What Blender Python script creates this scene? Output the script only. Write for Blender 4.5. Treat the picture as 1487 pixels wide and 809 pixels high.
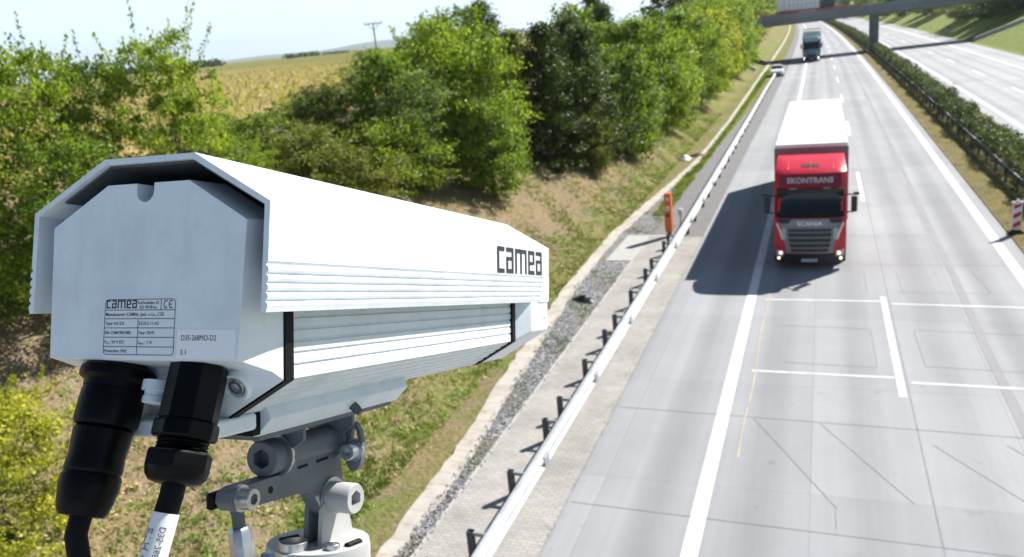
import bpy, math, random
import numpy as np
from mathutils import Vector, Matrix, Euler

for o in list(bpy.data.objects):
    bpy.data.objects.remove(o)
SC = bpy.context.scene
COL = SC.collection
R = math.radians

# ------------------------------------------------------------------ camera
CAMROT = Matrix(((0.93775418, -0.00819039, 0.34720311),
                 (0.33390874, 0.29619148, -0.89486064),
                 (-0.09550935, 0.95509352, 0.28048964)))
cd = bpy.data.cameras.new('camera')
cam = bpy.data.objects.new('camera', cd)
COL.objects.link(cam)
cam.matrix_world = Matrix.Translation((0, 0, 9)) @ CAMROT.to_4x4()
cd.sensor_width = 36.0
cd.lens = 36.0 * 1210 / 1487
cd.clip_start = 0.05
cd.clip_end = 40000
cd.dof.use_dof = True
cd.dof.focus_distance = 0.70
cd.dof.aperture_fstop = 14.0
SC.camera = cam

# ------------------------------------------------------------------ light
SUN_EL, SUN_AZ = R(39.1), R(35.8)          # azimuth from +Y towards +X
world = bpy.data.worlds.new('World')
SC.world = world
world.use_nodes = True
wn, wl = world.node_tree.nodes, world.node_tree.links
wn.clear()
w_out = wn.new('ShaderNodeOutputWorld')
w_bg = wn.new('ShaderNodeBackground')
w_sky = wn.new('ShaderNodeTexSky')
w_sky.sky_type = 'NISHITA'
w_sky.sun_disc = False
w_sky.sun_elevation = SUN_EL
w_sky.sun_rotation = SUN_AZ
w_sky.altitude = 300
w_sky.air_density = 1.0
w_sky.dust_density = 0.1
w_sky.ozone_density = 2.0
w_bg.inputs['Strength'].default_value = 0.050
# thin wisps of cloud low in the sky
w_tc = wn.new('ShaderNodeTexCoord')
w_map = wn.new('ShaderNodeMapping')
w_map.inputs['Scale'].default_value = (5, 5, 28)
w_noise = wn.new('ShaderNodeTexNoise')
w_noise.inputs['Scale'].default_value = 1.6
w_noise.inputs['Detail'].default_value = 7
w_ramp = wn.new('ShaderNodeValToRGB')
w_ramp.color_ramp.elements[0].position = 0.52
w_ramp.color_ramp.elements[0].color = (0, 0, 0, 1)
w_ramp.color_ramp.elements[1].position = 0.78
w_ramp.color_ramp.elements[1].color = (0.22, 0.22, 0.22, 1)
w_mix = wn.new('ShaderNodeMix')
w_mix.data_type = 'RGBA'
w_mix.inputs[7].default_value = (11.5, 11.9, 12.3, 1)
wl.new(w_tc.outputs['Generated'], w_map.inputs['Vector'])
wl.new(w_map.outputs['Vector'], w_noise.inputs['Vector'])
wl.new(w_noise.outputs['Fac'], w_ramp.inputs['Fac'])
wl.new(w_ramp.outputs['Color'], w_mix.inputs[0])
# pale bright band of hazy air just above the horizon
w_sep = wn.new('ShaderNodeSeparateXYZ')
wl.new(w_tc.outputs['Generated'], w_sep.inputs[0])
w_band = wn.new('ShaderNodeMapRange')
w_band.interpolation_type = 'SMOOTHSTEP'
for i_, v_ in ((1, 0.10), (2, 0.19), (3, 0.95), (4, 0.0)):
    w_band.inputs[i_].default_value = v_
wl.new(w_sep.outputs[2], w_band.inputs[0])
w_mix2 = wn.new('ShaderNodeMix')
w_mix2.data_type = 'RGBA'
w_mix2.inputs[7].default_value = (9.6, 11.9, 14.2, 1)
wl.new(w_band.outputs[0], w_mix2.inputs[0])
wl.new(w_sky.outputs['Color'], w_mix2.inputs[6])
wl.new(w_mix2.outputs[2], w_mix.inputs[6])
wl.new(w_mix.outputs[2], w_bg.inputs['Color'])
wl.new(w_bg.outputs['Background'], w_out.inputs['Surface'])

sd = bpy.data.lights.new('sun', 'SUN')
sd.energy = 5.0
sd.angle = R(0.5)
sd.color = (1.0, 0.96, 0.90)
sun = bpy.data.objects.new('sun', sd)
COL.objects.link(sun)
sdir = Vector((math.sin(SUN_AZ) * math.cos(SUN_EL), math.cos(SUN_AZ) * math.cos(SUN_EL), math.sin(SUN_EL)))
sun.rotation_euler = sdir.to_track_quat('Z', 'Y').to_euler()
sun.location = (40, 60, 60)

SC.view_settings.view_transform = 'Standard'
SC.view_settings.look = 'None'
SC.view_settings.gamma = 1.0
SC.view_settings.use_curve_mapping = False
SC.view_settings.exposure = 1.02
SC.cycles.max_bounces = 6
SC.cycles.transparent_max_bounces = 8

# ------------------------------------------------------------------ materials
MATS = {}


def mat(name, col, rough=0.6, metal=0.0, spec=0.5, noise=None, bump=None, emit=None, coat=0.0):
    """noise = (scale, amount) hue/value mottling; bump = (scale, strength)"""
    if name in MATS:
        return MATS[name]
    m = bpy.data.materials.new(name)
    m.use_nodes = True
    nt = m.node_tree
    b = nt.nodes['Principled BSDF']
    b.inputs['Base Color'].default_value = (*col, 1)
    b.inputs['Roughness'].default_value = rough
    b.inputs['Metallic'].default_value = metal
    b.inputs['Specular IOR Level'].default_value = spec
    if coat:
        b.inputs['Coat Weight'].default_value = coat
        b.inputs['Coat Roughness'].default_value = 0.08
    if emit:
        b.inputs['Emission Color'].default_value = (*emit[0], 1)
        b.inputs['Emission Strength'].default_value = emit[1]
    tc = nt.nodes.new('ShaderNodeTexCoord')
    if noise:
        n = nt.nodes.new('ShaderNodeTexNoise')
        n.inputs['Scale'].default_value = noise[0]
        n.inputs['Detail'].default_value = 6
        n.inputs['Roughness'].default_value = 0.65
        nt.links.new(tc.outputs['Object'], n.inputs['Vector'])
        mr = nt.nodes.new('ShaderNodeMapRange')
        mr.inputs[1].default_value = 0.3
        mr.inputs[2].default_value = 0.7
        mr.inputs[3].default_value = 1 - noise[1]
        mr.inputs[4].default_value = 1 + noise[1] * 0.6
        nt.links.new(n.outputs['Fac'], mr.inputs[0])
        mx = nt.nodes.new('ShaderNodeVectorMath')
        mx.operation = 'SCALE'
        mx.inputs[0].default_value = col
        nt.links.new(mr.outputs[0], mx.inputs['Scale'])
        nt.links.new(mx.outputs[0], b.inputs['Base Color'])
        mr2 = nt.nodes.new('ShaderNodeMapRange')
        mr2.inputs[3].default_value = max(0.02, rough - 0.12)
        mr2.inputs[4].default_value = min(1, rough + 0.12)
        nt.links.new(n.outputs['Fac'], mr2.inputs[0])
        nt.links.new(mr2.outputs[0], b.inputs['Roughness'])
    if bump:
        n2 = nt.nodes.new('ShaderNodeTexNoise')
        n2.inputs['Scale'].default_value = bump[0]
        n2.inputs['Detail'].default_value = 4
        nt.links.new(tc.outputs['Object'], n2.inputs['Vector'])
        bp = nt.nodes.new('ShaderNodeBump')
        bp.inputs['Strength'].default_value = bump[1]
        bp.inputs['Distance'].default_value = 0.02
        nt.links.new(n2.outputs['Fac'], bp.inputs['Height'])
        nt.links.new(bp.outputs[0], b.inputs['Normal'])
    MATS[name] = m
    return m


class NT:
    """tiny node helper"""

    def __init__(s, name):
        s.m = bpy.data.materials.new(name)
        s.m.use_nodes = True
        s.t = s.m.node_tree
        s.b = s.t.nodes['Principled BSDF']

    def n(s, kind, **kw):
        nd = s.t.nodes.new(kind)
        for k, v in kw.items():
            if k.startswith('i_'):
                key = k[2:]
                key = int(key) if key.isdigit() else key.replace('_', ' ')
                nd.inputs[key].default_value = v
            else:
                setattr(nd, k, v)
        return nd

    def l(s, a, b):
        s.t.links.new(a, b)

    def noise(s, vec, scale, detail=5, rough=0.6):
        n = s.n('ShaderNodeTexNoise', i_Scale=scale, i_Detail=detail, i_Roughness=rough)
        s.l(vec, n.inputs['Vector'])
        return n.outputs['Fac']

    def ramp(s, fac, stops):
        r = s.n('ShaderNodeValToRGB')
        els = r.color_ramp.elements
        while len(els) < len(stops):
            els.new(0.5)
        for e, (p, c) in zip(els, stops):
            e.position = p
            e.color = (*c, 1) if len(c) == 3 else c
        s.l(fac, r.inputs['Fac'])
        return r.outputs['Color']

    def mix(s, fac, a, b, mode='MIX'):
        m = s.n('ShaderNodeMix', data_type='RGBA', blend_type=mode)
        for sock, v in ((m.inputs[0], fac), (m.inputs[6], a), (m.inputs[7], b)):
            if isinstance(v, (int, float)):
                sock.default_value = v
            elif isinstance(v, tuple):
                sock.default_value = (*v, 1)
            else:
                s.l(v, sock)
        return m.outputs[2]

    def math(s, op, a, b=0.0):
        m = s.n('ShaderNodeMath', operation=op)
        for sock, v in ((m.inputs[0], a), (m.inputs[1], b)):
            if isinstance(v, (int, float)):
                sock.default_value = v
            else:
                s.l(v, sock)
        return m.outputs[0]

    def mapped(s, vec, scale):
        m = s.n('ShaderNodeMapping', i_Scale=scale)
        s.l(vec, m.inputs['Vector'])
        return m.outputs['Vector']

    def bump(s, h, strength, dist=0.02):
        b = s.n('ShaderNodeBump', i_Strength=strength, i_Distance=dist)
        s.l(h, b.inputs['Height'])
        s.l(b.outputs[0], s.b.inputs['Normal'])


def road_material(name, base, track=0.17, slab=(4.0, 5.0)):
    t = NT(name)
    uv = t.n('ShaderNodeTexCoord').outputs['UV']
    br = t.n('ShaderNodeTexBrick', offset=0.0, i_Scale=1.0, i_Brick_Width=slab[0], i_Row_Height=slab[1])
    br.inputs['Mortar Size'].default_value = 0.011
    br.inputs['Color1'].default_value = (0.93, 0.93, 0.93, 1)
    br.inputs['Color2'].default_value = (1.05, 1.05, 1.04, 1)
    br.inputs['Mortar'].default_value = (0.78, 0.78, 0.78, 1)
    br.inputs['Mortar Smooth'].default_value = 0.3
    t.l(uv, br.inputs['Vector'])
    streak = t.noise(t.mapped(uv, (1.3, 0.018, 1)), 1.0, 4)
    streak2 = t.noise(t.mapped(uv, (9.0, 0.06, 1)), 1.0, 3)
    blot = t.noise(uv, 0.33, 6)
    fine = t.noise(uv, 22.0, 4, 0.7)
    k = t.math('MULTIPLY_ADD', streak, track * 2.2)
    t.t.nodes[-1].inputs[2].default_value = 1 - track * 1.1
    k2 = t.math('MULTIPLY_ADD', streak2, 0.10)
    t.t.nodes[-1].inputs[2].default_value = 0.95
    k3 = t.math('MULTIPLY_ADD', blot, 0.34)
    t.t.nodes[-1].inputs[2].default_value = 0.83
    k4 = t.math('MULTIPLY_ADD', fine, 0.20)
    t.t.nodes[-1].inputs[2].default_value = 0.90
    sx = t.n('ShaderNodeSeparateXYZ')
    t.l(uv, sx.inputs[0])
    # wheel paths: two dark bands a lane
    wp = t.math('COSINE', t.math('MULTIPLY', t.math('SUBTRACT', sx.outputs[0], 39.12), 2 * math.pi / 1.97))
    wp = t.math('MULTIPLY', t.math('MAXIMUM', wp, 0.0), t.noise(t.mapped(uv, (0.5, 0.05, 1)), 1.0, 5))
    kw = t.math('SUBTRACT', 1.0, t.math('MULTIPLY', wp, 0.34))
    spot = t.ramp(t.noise(uv, 1.7, 3), [(0.66, (1, 1, 1)), (0.74, (0.80, 0.80, 0.80))])
    kw = t.math('MULTIPLY', kw, spot)
    kk = t.math('MULTIPLY', t.math('MULTIPLY', t.math('MULTIPLY', k, k2), t.math('MULTIPLY', k3, k4)), kw)
    v = t.n('ShaderNodeVectorMath', operation='SCALE')
    c = t.mix(1.0, base, br.outputs['Color'], 'MULTIPLY')
    t.l(c, v.inputs[0])
    t.l(kk, v.inputs['Scale'])
    t.l(v.outputs[0], t.b.inputs['Base Color'])
    t.b.inputs['Roughness'].default_value = 0.85
    t.b.inputs['Specular IOR Level'].default_value = 0.25
    t.bump(fine, 0.12, 0.01)
    return t.m


def brick_material():
    t = NT('grey_brick_paving')
    uv = t.n('ShaderNodeTexCoord').outputs['UV']
    br = t.n('ShaderNodeTexBrick', offset=0.5, i_Scale=1.0, i_Brick_Width=0.20, i_Row_Height=0.10)
    br.inputs['Mortar Size'].default_value = 0.007
    br.inputs['Color1'].default_value = (0.345, 0.33, 0.315, 1)
    br.inputs['Color2'].default_value = (0.40, 0.385, 0.37, 1)
    br.inputs['Mortar'].default_value = (0.25, 0.24, 0.22, 1)
    t.l(uv, br.inputs['Vector'])
    n1 = t.noise(uv, 0.9, 6)
    c = t.mix(1.0, br.outputs['Color'], t.ramp(n1, [(0.3, (0.78, 0.77, 0.75)), (0.7, (1.1, 1.09, 1.07))]), 'MULTIPLY')
    t.l(c, t.b.inputs['Base Color'])
    t.b.inputs['Roughness'].default_value = 0.9
    t.b.inputs['Specular IOR Level'].default_value = 0.2
    t.bump(br.outputs['Fac'], -0.4, 0.01)
    return t.m


def gravel_material():
    t = NT('grey_gravel')
    uv = t.n('ShaderNodeTexCoord').outputs['Object']
    vo = t.n('ShaderNodeTexVoronoi', i_Scale=17.0)
    t.l(uv, vo.inputs['Vector'])
    sep = t.n('ShaderNodeSeparateColor')
    t.l(vo.outputs['Color'], sep.inputs[0])
    c = t.ramp(sep.outputs[0], [(0.0, (0.07, 0.075, 0.08)), (0.5, (0.20, 0.20, 0.21)), (0.85, (0.34, 0.34, 0.35)), (1.0, (0.55, 0.54, 0.52))])
    n = t.noise(uv, 0.8, 6)
    c = t.mix(t.ramp(n, [(0.5, (0, 0, 0)), (0.66, (0.8, 0.8, 0.8))]), c, (0.20, 0.16, 0.11))
    c = t.mix(1.0, c, t.ramp(vo.outputs['Distance'], [(0.25, (1, 1, 1)), (0.8, (0.45, 0.45, 0.45))]), 'MULTIPLY')
    t.l(c, t.b.inputs['Base Color'])
    t.b.inputs['Roughness'].default_value = 0.9
    t.bump(vo.outputs['Distance'], -1.0, 0.05)
    return t.m


def channel_material():
    t = NT('pale_concrete_channel')
    tc = t.n('ShaderNodeTexCoord')
    uv = tc.outputs['UV']
    n = t.noise(uv, 1.5, 8, 0.7)
    n2 = t.noise(uv, 7.0, 5, 0.7)
    c = t.ramp(n, [(0.3, (0.26, 0.215, 0.17)), (0.46, (0.42, 0.385, 0.34)), (0.7, (0.49, 0.465, 0.43))])
    c = t.mix(t.ramp(n2, [(0.56, (0, 0, 0)), (0.75, (0.7, 0.7, 0.7))]), c, (0.24, 0.18, 0.11))
    br = t.n('ShaderNodeTexBrick', offset=0.0, i_Scale=1.0, i_Brick_Width=10.0, i_Row_Height=0.5)
    br.inputs['Mortar Size'].default_value = 0.014
    br.inputs['Color1'].default_value = (0.94, 0.94, 0.94, 1)
    br.inputs['Color2'].default_value = (1.04, 1.03, 1.02, 1)
    br.inputs['Mortar'].default_value = (0.72, 0.68, 0.62, 1)
    t.l(uv, br.inputs['Vector'])
    c = t.mix(1.0, c, br.outputs['Color'], 'MULTIPLY')
    t.l(c, t.b.inputs['Base Color'])
    t.b.inputs['Roughness'].default_value = 0.9
    t.bump(n2, 0.3, 0.02)
    return t.m


def ground_material():
    """grass slope with bare dry soil; attribute rx = distance across the road"""
    t = NT('dry_grass_slope')
    tc = t.n('ShaderNodeTexCoord')
    P = tc.outputs['Object']
    at = t.n('ShaderNodeAttribute', attribute_name='rx')
    ry = t.n('ShaderNodeAttribute', attribute_name='ry')
    big = t.noise(P, 0.22, 5, 0.6)
    mid = t.noise(P, 1.1, 7, 0.68)
    fin = t.noise(P, 9.0, 5, 0.7)
    soil = t.ramp(fin, [(0.25, (0.15, 0.10, 0.062)), (0.5, (0.235, 0.178, 0.118)), (0.75, (0.345, 0.270, 0.185))])
    grass = t.ramp(fin, [(0.25, (0.05, 0.08, 0.014)), (0.5, (0.13, 0.175, 0.035)), (0.78, (0.24, 0.24, 0.07))])
    straw = t.ramp(fin, [(0.25, (0.11, 0.085, 0.04)), (0.6, (0.28, 0.22, 0.11)), (0.8, (0.36, 0.29, 0.16))])
    # greener close to the channel and far along the road, barer up the slope near the camera
    g = t.n('ShaderNodeMapRange')
    t.l(at.outputs['Fac'], g.inputs[0])
    for i, v in ((1, -12.5), (2, -9.3), (3, -0.17), (4, 0.09)):
        g.inputs[i].default_value = v
    g2 = t.n('ShaderNodeMapRange')
    t.l(ry.outputs['Fac'], g2.inputs[0])
    for i, v in ((1, 55.0), (2, 130.0), (3, 0.0), (4, 0.22)):
        g2.inputs[i].default_value = v
    g3 = t.n('ShaderNodeMapRange')
    t.l(at.outputs['Fac'], g3.inputs[0])
    for i, v in ((1, 20.0), (2, 24.0), (3, 0.0), (4, 0.55)):
        g3.inputs[i].default_value = v
    s = t.math('ADD', t.math('ADD', mid, g.outputs[0]), t.math('ADD', g2.outputs[0], g3.outputs[0]))
    f = t.ramp(s, [(0.47, (0, 0, 0)), (0.62, (0.85, 0.85, 0.85))])
    c = t.mix(f, soil, grass)
    big2 = t.math('SUBTRACT', big, t.math('MULTIPLY', g3.outputs[0], 0.25))
    f2 = t.ramp(big2, [(0.44, (0, 0, 0)), (0.60, (0.8, 0.8, 0.8))])
    c = t.mix(f2, c, straw)
    light_lift = t.ramp(mid, [(0.3, (0.15, 0.20, 0.045)), (0.7, (0.30, 0.34, 0.10))])  # light put into the colour: offsets weak sun on the opposite slope
    c = t.mix(t.math('MULTIPLY', g3.outputs[0], 1.6), c, light_lift)
    t.l(c, t.b.inputs['Base Color'])
    t.b.inputs['Roughness'].default_value = 1.0
    t.b.inputs['Specular IOR Level'].default_value = 0.1
    t.bump(t.math('ADD', fin, mid), 0.8, 0.08)
    return t.m


def field_material():
    t = NT('ripening_maize')
    tc = t.n('ShaderNodeTexCoord')
    P = tc.outputs['Object']
    a = t.noise(P, 0.9, 6, 0.7)
    b = t.noise(P, 0.012, 5, 0.6)
    rows = t.noise(t.mapped(P, (0.12, 1.6, 1)), 1.0, 3)
    c1 = t.ramp(a, [(0.3, (0.17, 0.14, 0.05)), (0.5, (0.34, 0.26, 0.10)), (0.7, (0.44, 0.35, 0.16))])
    c2 = t.ramp(a, [(0.3, (0.10, 0.11, 0.03)), (0.55, (0.21, 0.205, 0.065)), (0.75, (0.30, 0.27, 0.10))])
    ry = t.n('ShaderNodeSeparateXYZ')
    t.l(P, ry.inputs[0])
    far = t.n('ShaderNodeMapRange')
    t.l(ry.outputs[1], far.inputs[0])
    for i, v in ((1, 90.0), (2, 320.0), (3, -0.12), (4, 0.25)):
        far.inputs[i].default_value = v
    f = t.ramp(t.math('ADD', b, far.outputs[0]), [(0.42, (0, 0, 0)), (0.7, (1, 1, 1))])
    c = t.mix(f, c1, c2)
    c = t.mix(1.0, c, t.ramp(rows, [(0.3, (0.8, 0.8, 0.8)), (0.7, (1.15, 1.15, 1.15))]), 'MULTIPLY')
    t.l(c, t.b.inputs['Base Color'])
    t.b.inputs['Roughness'].default_value = 1.0
    t.b.inputs['Specular IOR Level'].default_value = 0.05
    t.bump(a, 1.0, 0.6)
    return t.m


def leaf_material(name, dark, mid, lite, trans=0.42, scale=1.2):
    t = NT(name)
    tc = t.n('ShaderNodeTexCoord')
    g = t.n('ShaderNodeNewGeometry')
    oi = t.n('ShaderNodeObjectInfo')
    n1 = t.noise(tc.outputs['Object'], scale, 3)
    s = t.math('ADD', n1, t.math('MULTIPLY', g.outputs['Random Per Island'], 0.34))
    s = t.math('ADD', s, t.math('MULTIPLY', oi.outputs['Random'], 0.10))
    c = t.ramp(s, [(0.44, dark), (0.70, mid), (0.98, lite)])
    t.l(c, t.b.inputs['Base Color'])
    t.b.inputs['Roughness'].default_value = 0.55
    t.b.inputs['Specular IOR Level'].default_value = 0.3
    tr = t.n('ShaderNodeBsdfTranslucent')
    c2 = t.mix(1.0, c, (1.36, 1.50, 0.44), 'MULTIPLY')
    t.l(c2, tr.inputs['Color'])
    ms = t.n('ShaderNodeMixShader')
    ms.inputs[0].default_value = trans
    t.l(t.b.outputs[0], ms.inputs[1])
    t.l(tr.outputs[0], ms.inputs[2])
    t.l(ms.outputs[0], t.t.nodes['Material Output'].inputs['Surface'])
    return t.m


def housing_paint(name, col, rough=0.38):
    """white powder coat with faint smears of dust"""
    t = NT(name)
    tc = t.n('ShaderNodeTexCoord')
    P = tc.outputs['Object']
    n = t.noise(P, 11.0, 7, 0.7)
    n2 = t.noise(P, 420.0, 2)
    n3 = t.noise(t.mapped(P, (38.0, 38.0, 5.0)), 1.0, 6, 0.7)
    n4 = t.noise(P, 160.0, 4, 0.8)
    c = t.mix(t.ramp(n, [(0.46, (0, 0, 0)), (0.74, (0.6, 0.6, 0.6))]), col, tuple(x * 0.70 for x in col))
    c = t.mix(t.ramp(n3, [(0.55, (0, 0, 0)), (0.8, (0.45, 0.45, 0.45))]), c, tuple(x * 0.62 for x in col))
    c = t.mix(t.ramp(n4, [(0.70, (0, 0, 0)), (0.76, (0.55, 0.55, 0.55))]), c, (0.30, 0.29, 0.27))
    t.l(c, t.b.inputs['Base Color'])
    t.b.inputs['Roughness'].default_value = rough
    t.bump(n2, 0.05, 0.001)
    return t.m


M_white = housing_paint('white_powder_coat', (0.72, 0.77, 0.81))
M_alu = housing_paint('pale_anodised_aluminium', (0.66, 0.71, 0.75), 0.42)
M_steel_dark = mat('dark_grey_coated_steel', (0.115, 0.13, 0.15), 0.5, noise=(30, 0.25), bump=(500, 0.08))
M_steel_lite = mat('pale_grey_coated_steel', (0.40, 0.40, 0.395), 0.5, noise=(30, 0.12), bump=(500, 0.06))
M_zinc = mat('zinc_plated_steel', (0.52, 0.52, 0.53), 0.33, 0.9, noise=(60, 0.2))
M_rubber = mat('black_rubber', (0.005, 0.005, 0.006), 0.6, spec=0.15, noise=(40, 0.3))
M_blackplastic = mat('black_plastic', (0.003, 0.003, 0.0038), 0.38, spec=0.13, noise=(25, 0.3), bump=(300, 0.04))
M_sticker = mat('silver_sticker', (0.72, 0.76, 0.80), 0.35)
M_sticker2 = mat('white_sticker', (0.82, 0.84, 0.86), 0.4)
M_ink = mat('dark_ink', (0.012, 0.014, 0.03), 0.6)
M_logo = mat('black_logo', (0.018, 0.018, 0.022), 0.5)
M_sleeve = mat('white_cable_sleeve', (0.8, 0.8, 0.8), 0.45)
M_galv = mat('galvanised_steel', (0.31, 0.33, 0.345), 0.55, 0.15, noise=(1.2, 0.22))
M_galv_dark = mat('weathered_post_shaded_rail', (0.10, 0.11, 0.12), 0.6, 0.3, noise=(5, 0.3))
M_paint = mat('white_road_paint', (0.74, 0.74, 0.73), 0.7, noise=(4.0, 0.26))
M_paint_thin = mat('faded_white_paint', (0.56, 0.56, 0.55), 0.8, noise=(3.5, 0.28))
M_orange_paint = mat('orange_marking', (0.43, 0.36, 0.27), 0.8, noise=(1.5, 0.25))
M_blue_paint = mat('pale_blue_marking', (0.42, 0.47, 0.55), 0.8, noise=(1.5, 0.12))
M_sawcut = mat('sealed_saw_cut', (0.205, 0.205, 0.21), 0.8, noise=(3, 0.4))
M_tyremark = mat('old_seam_stain', (0.245, 0.245, 0.255), 0.85, noise=(0.9, 0.15))
M_orange = mat('orange_enamel', (0.72, 0.16, 0.045), 0.4, noise=(4, 0.1))
M_concrete = mat('pale_concrete', (0.40, 0.39, 0.375), 0.9, noise=(2, 0.15), bump=(12, 0.2))
M_concrete_dark = mat('shaded_bridge_concrete', (0.17, 0.19, 0.21), 0.9, noise=(0.7, 0.2), bump=(6, 0.2))  # dark tone carries the shade of the bridge's near face
M_red_rail = mat('red_railing_paint', (0.45, 0.06, 0.04), 0.5, noise=(3, 0.15))
M_bark = mat('bark', (0.10, 0.075, 0.05), 0.9, noise=(8, 0.4), bump=(25, 0.6))
M_wood = mat('grey_pole_wood', (0.20, 0.17, 0.14), 0.9, noise=(6, 0.3))
M_red = mat('red_lorry_paint', (0.60, 0.007, 0.026), 0.36, coat=0.15, noise=(1.5, 0.08))
M_darkred = mat('dark_red_sign_panel', (0.20, 0.010, 0.022), 0.35, noise=(2, 0.15))
M_glass = mat('dark_windscreen', (0.006, 0.009, 0.010), 0.08, spec=0.32)
M_silver = mat('silver_grille', (0.20, 0.21, 0.23), 0.4, 0.3, noise=(5, 0.1))
M_black = mat('black_trim', (0.014, 0.014, 0.016), 0.5, noise=(6, 0.3))
M_trailer = mat('white_trailer_skin', (0.74, 0.74, 0.735), 0.45, noise=(0.5, 0.14))
M_curtain = mat('dull_grey_curtain', (0.20, 0.17, 0.19), 0.6, noise=(0.8, 0.15))
M_lamp = mat('headlamp_glow', (1, 0.9, 0.75), 0.3, emit=((1.0, 0.74, 0.50), 1.1))
M_lampw = mat('headlamp_white', (1, 1, 1), 0.3, emit=((1.0, 0.97, 0.92), 3.5))
M_lampglass = mat('lamp_lens', (0.42, 0.42, 0.42), 0.15, spec=0.7)
M_plate = mat('number_plate', (0.38, 0.46, 0.60), 0.4)
M_letter = mat('white_lettering', (0.60, 0.52, 0.57), 0.5)
M_teal = mat('teal_lorry_paint', (0.05, 0.15, 0.19), 0.35, coat=0.4, noise=(2, 0.1))
M_tealgrey = mat('pale_teal_deflector', (0.30, 0.44, 0.50), 0.4, noise=(2, 0.1))
M_carwhite = mat('white_car_paint', (0.78, 0.79, 0.80), 0.3, coat=0.5)
M_cardark = mat('dark_car_paint', (0.03, 0.035, 0.045), 0.3, coat=0.5)
M_cargreen = mat('dark_green_lorry_paint', (0.015, 0.05, 0.05), 0.4)
M_tyre = mat('tyre_rubber', (0.012, 0.012, 0.012), 0.8)
M_rim = mat('steel_rim', (0.35, 0.35, 0.36), 0.4, 0.6)
M_signred = mat('reflective_red', (0.52, 0.02, 0.03), 0.4)
M_signwhite = mat('reflective_white', (0.80, 0.80, 0.82), 0.4)
M_recycled = mat('dark_recycled_rubber', (0.03, 0.03, 0.03), 0.8, noise=(8, 0.3))
M_tarp = mat('crumpled_black_sheet', (0.02, 0.022, 0.026), 0.4, noise=(6, 0.3))
M_pebble = mat('crushed_stone', (0.40, 0.39, 0.38), 0.9, noise=(30, 0.3))

L_mid = leaf_material('leaves_mid_green', (0.028, 0.056, 0.009), (0.132, 0.200, 0.026), (0.330, 0.400, 0.068))
L_yel = leaf_material('leaves_yellow_green', (0.048, 0.084, 0.009), (0.196, 0.272, 0.028), (0.430, 0.470, 0.078))
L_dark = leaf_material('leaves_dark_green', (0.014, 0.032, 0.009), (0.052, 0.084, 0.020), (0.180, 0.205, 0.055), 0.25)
L_grey = leaf_material('leaves_grey_green', (0.046, 0.080, 0.026), (0.150, 0.205, 0.066), (0.330, 0.390, 0.165))
L_rust = leaf_material('leaves_rusty', (0.050, 0.066, 0.014), (0.165, 0.190, 0.042), (0.340, 0.310, 0.090))
L_gold = leaf_material('leaves_golden', (0.1008, 0.1224, 0.0144), (0.3360, 0.3440, 0.0352), (0.7040, 0.6160, 0.0968))
L_maize = leaf_material('maize_leaves', (0.0810, 0.1013, 0.0203), (0.3000, 0.2775, 0.0825), (0.5940, 0.4950, 0.1898), 0.3, 0.15)
L_grass = leaf_material('grass_green', (0.0432, 0.0792, 0.0115), (0.1360, 0.2000, 0.0320), (0.2992, 0.3432, 0.0704), 0.3, 0.6)
L_straw = leaf_material('grass_straw', (0.1728, 0.1296, 0.0648), (0.4000, 0.3120, 0.1600), (0.6688, 0.5280, 0.2992), 0.2, 0.6)


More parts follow.
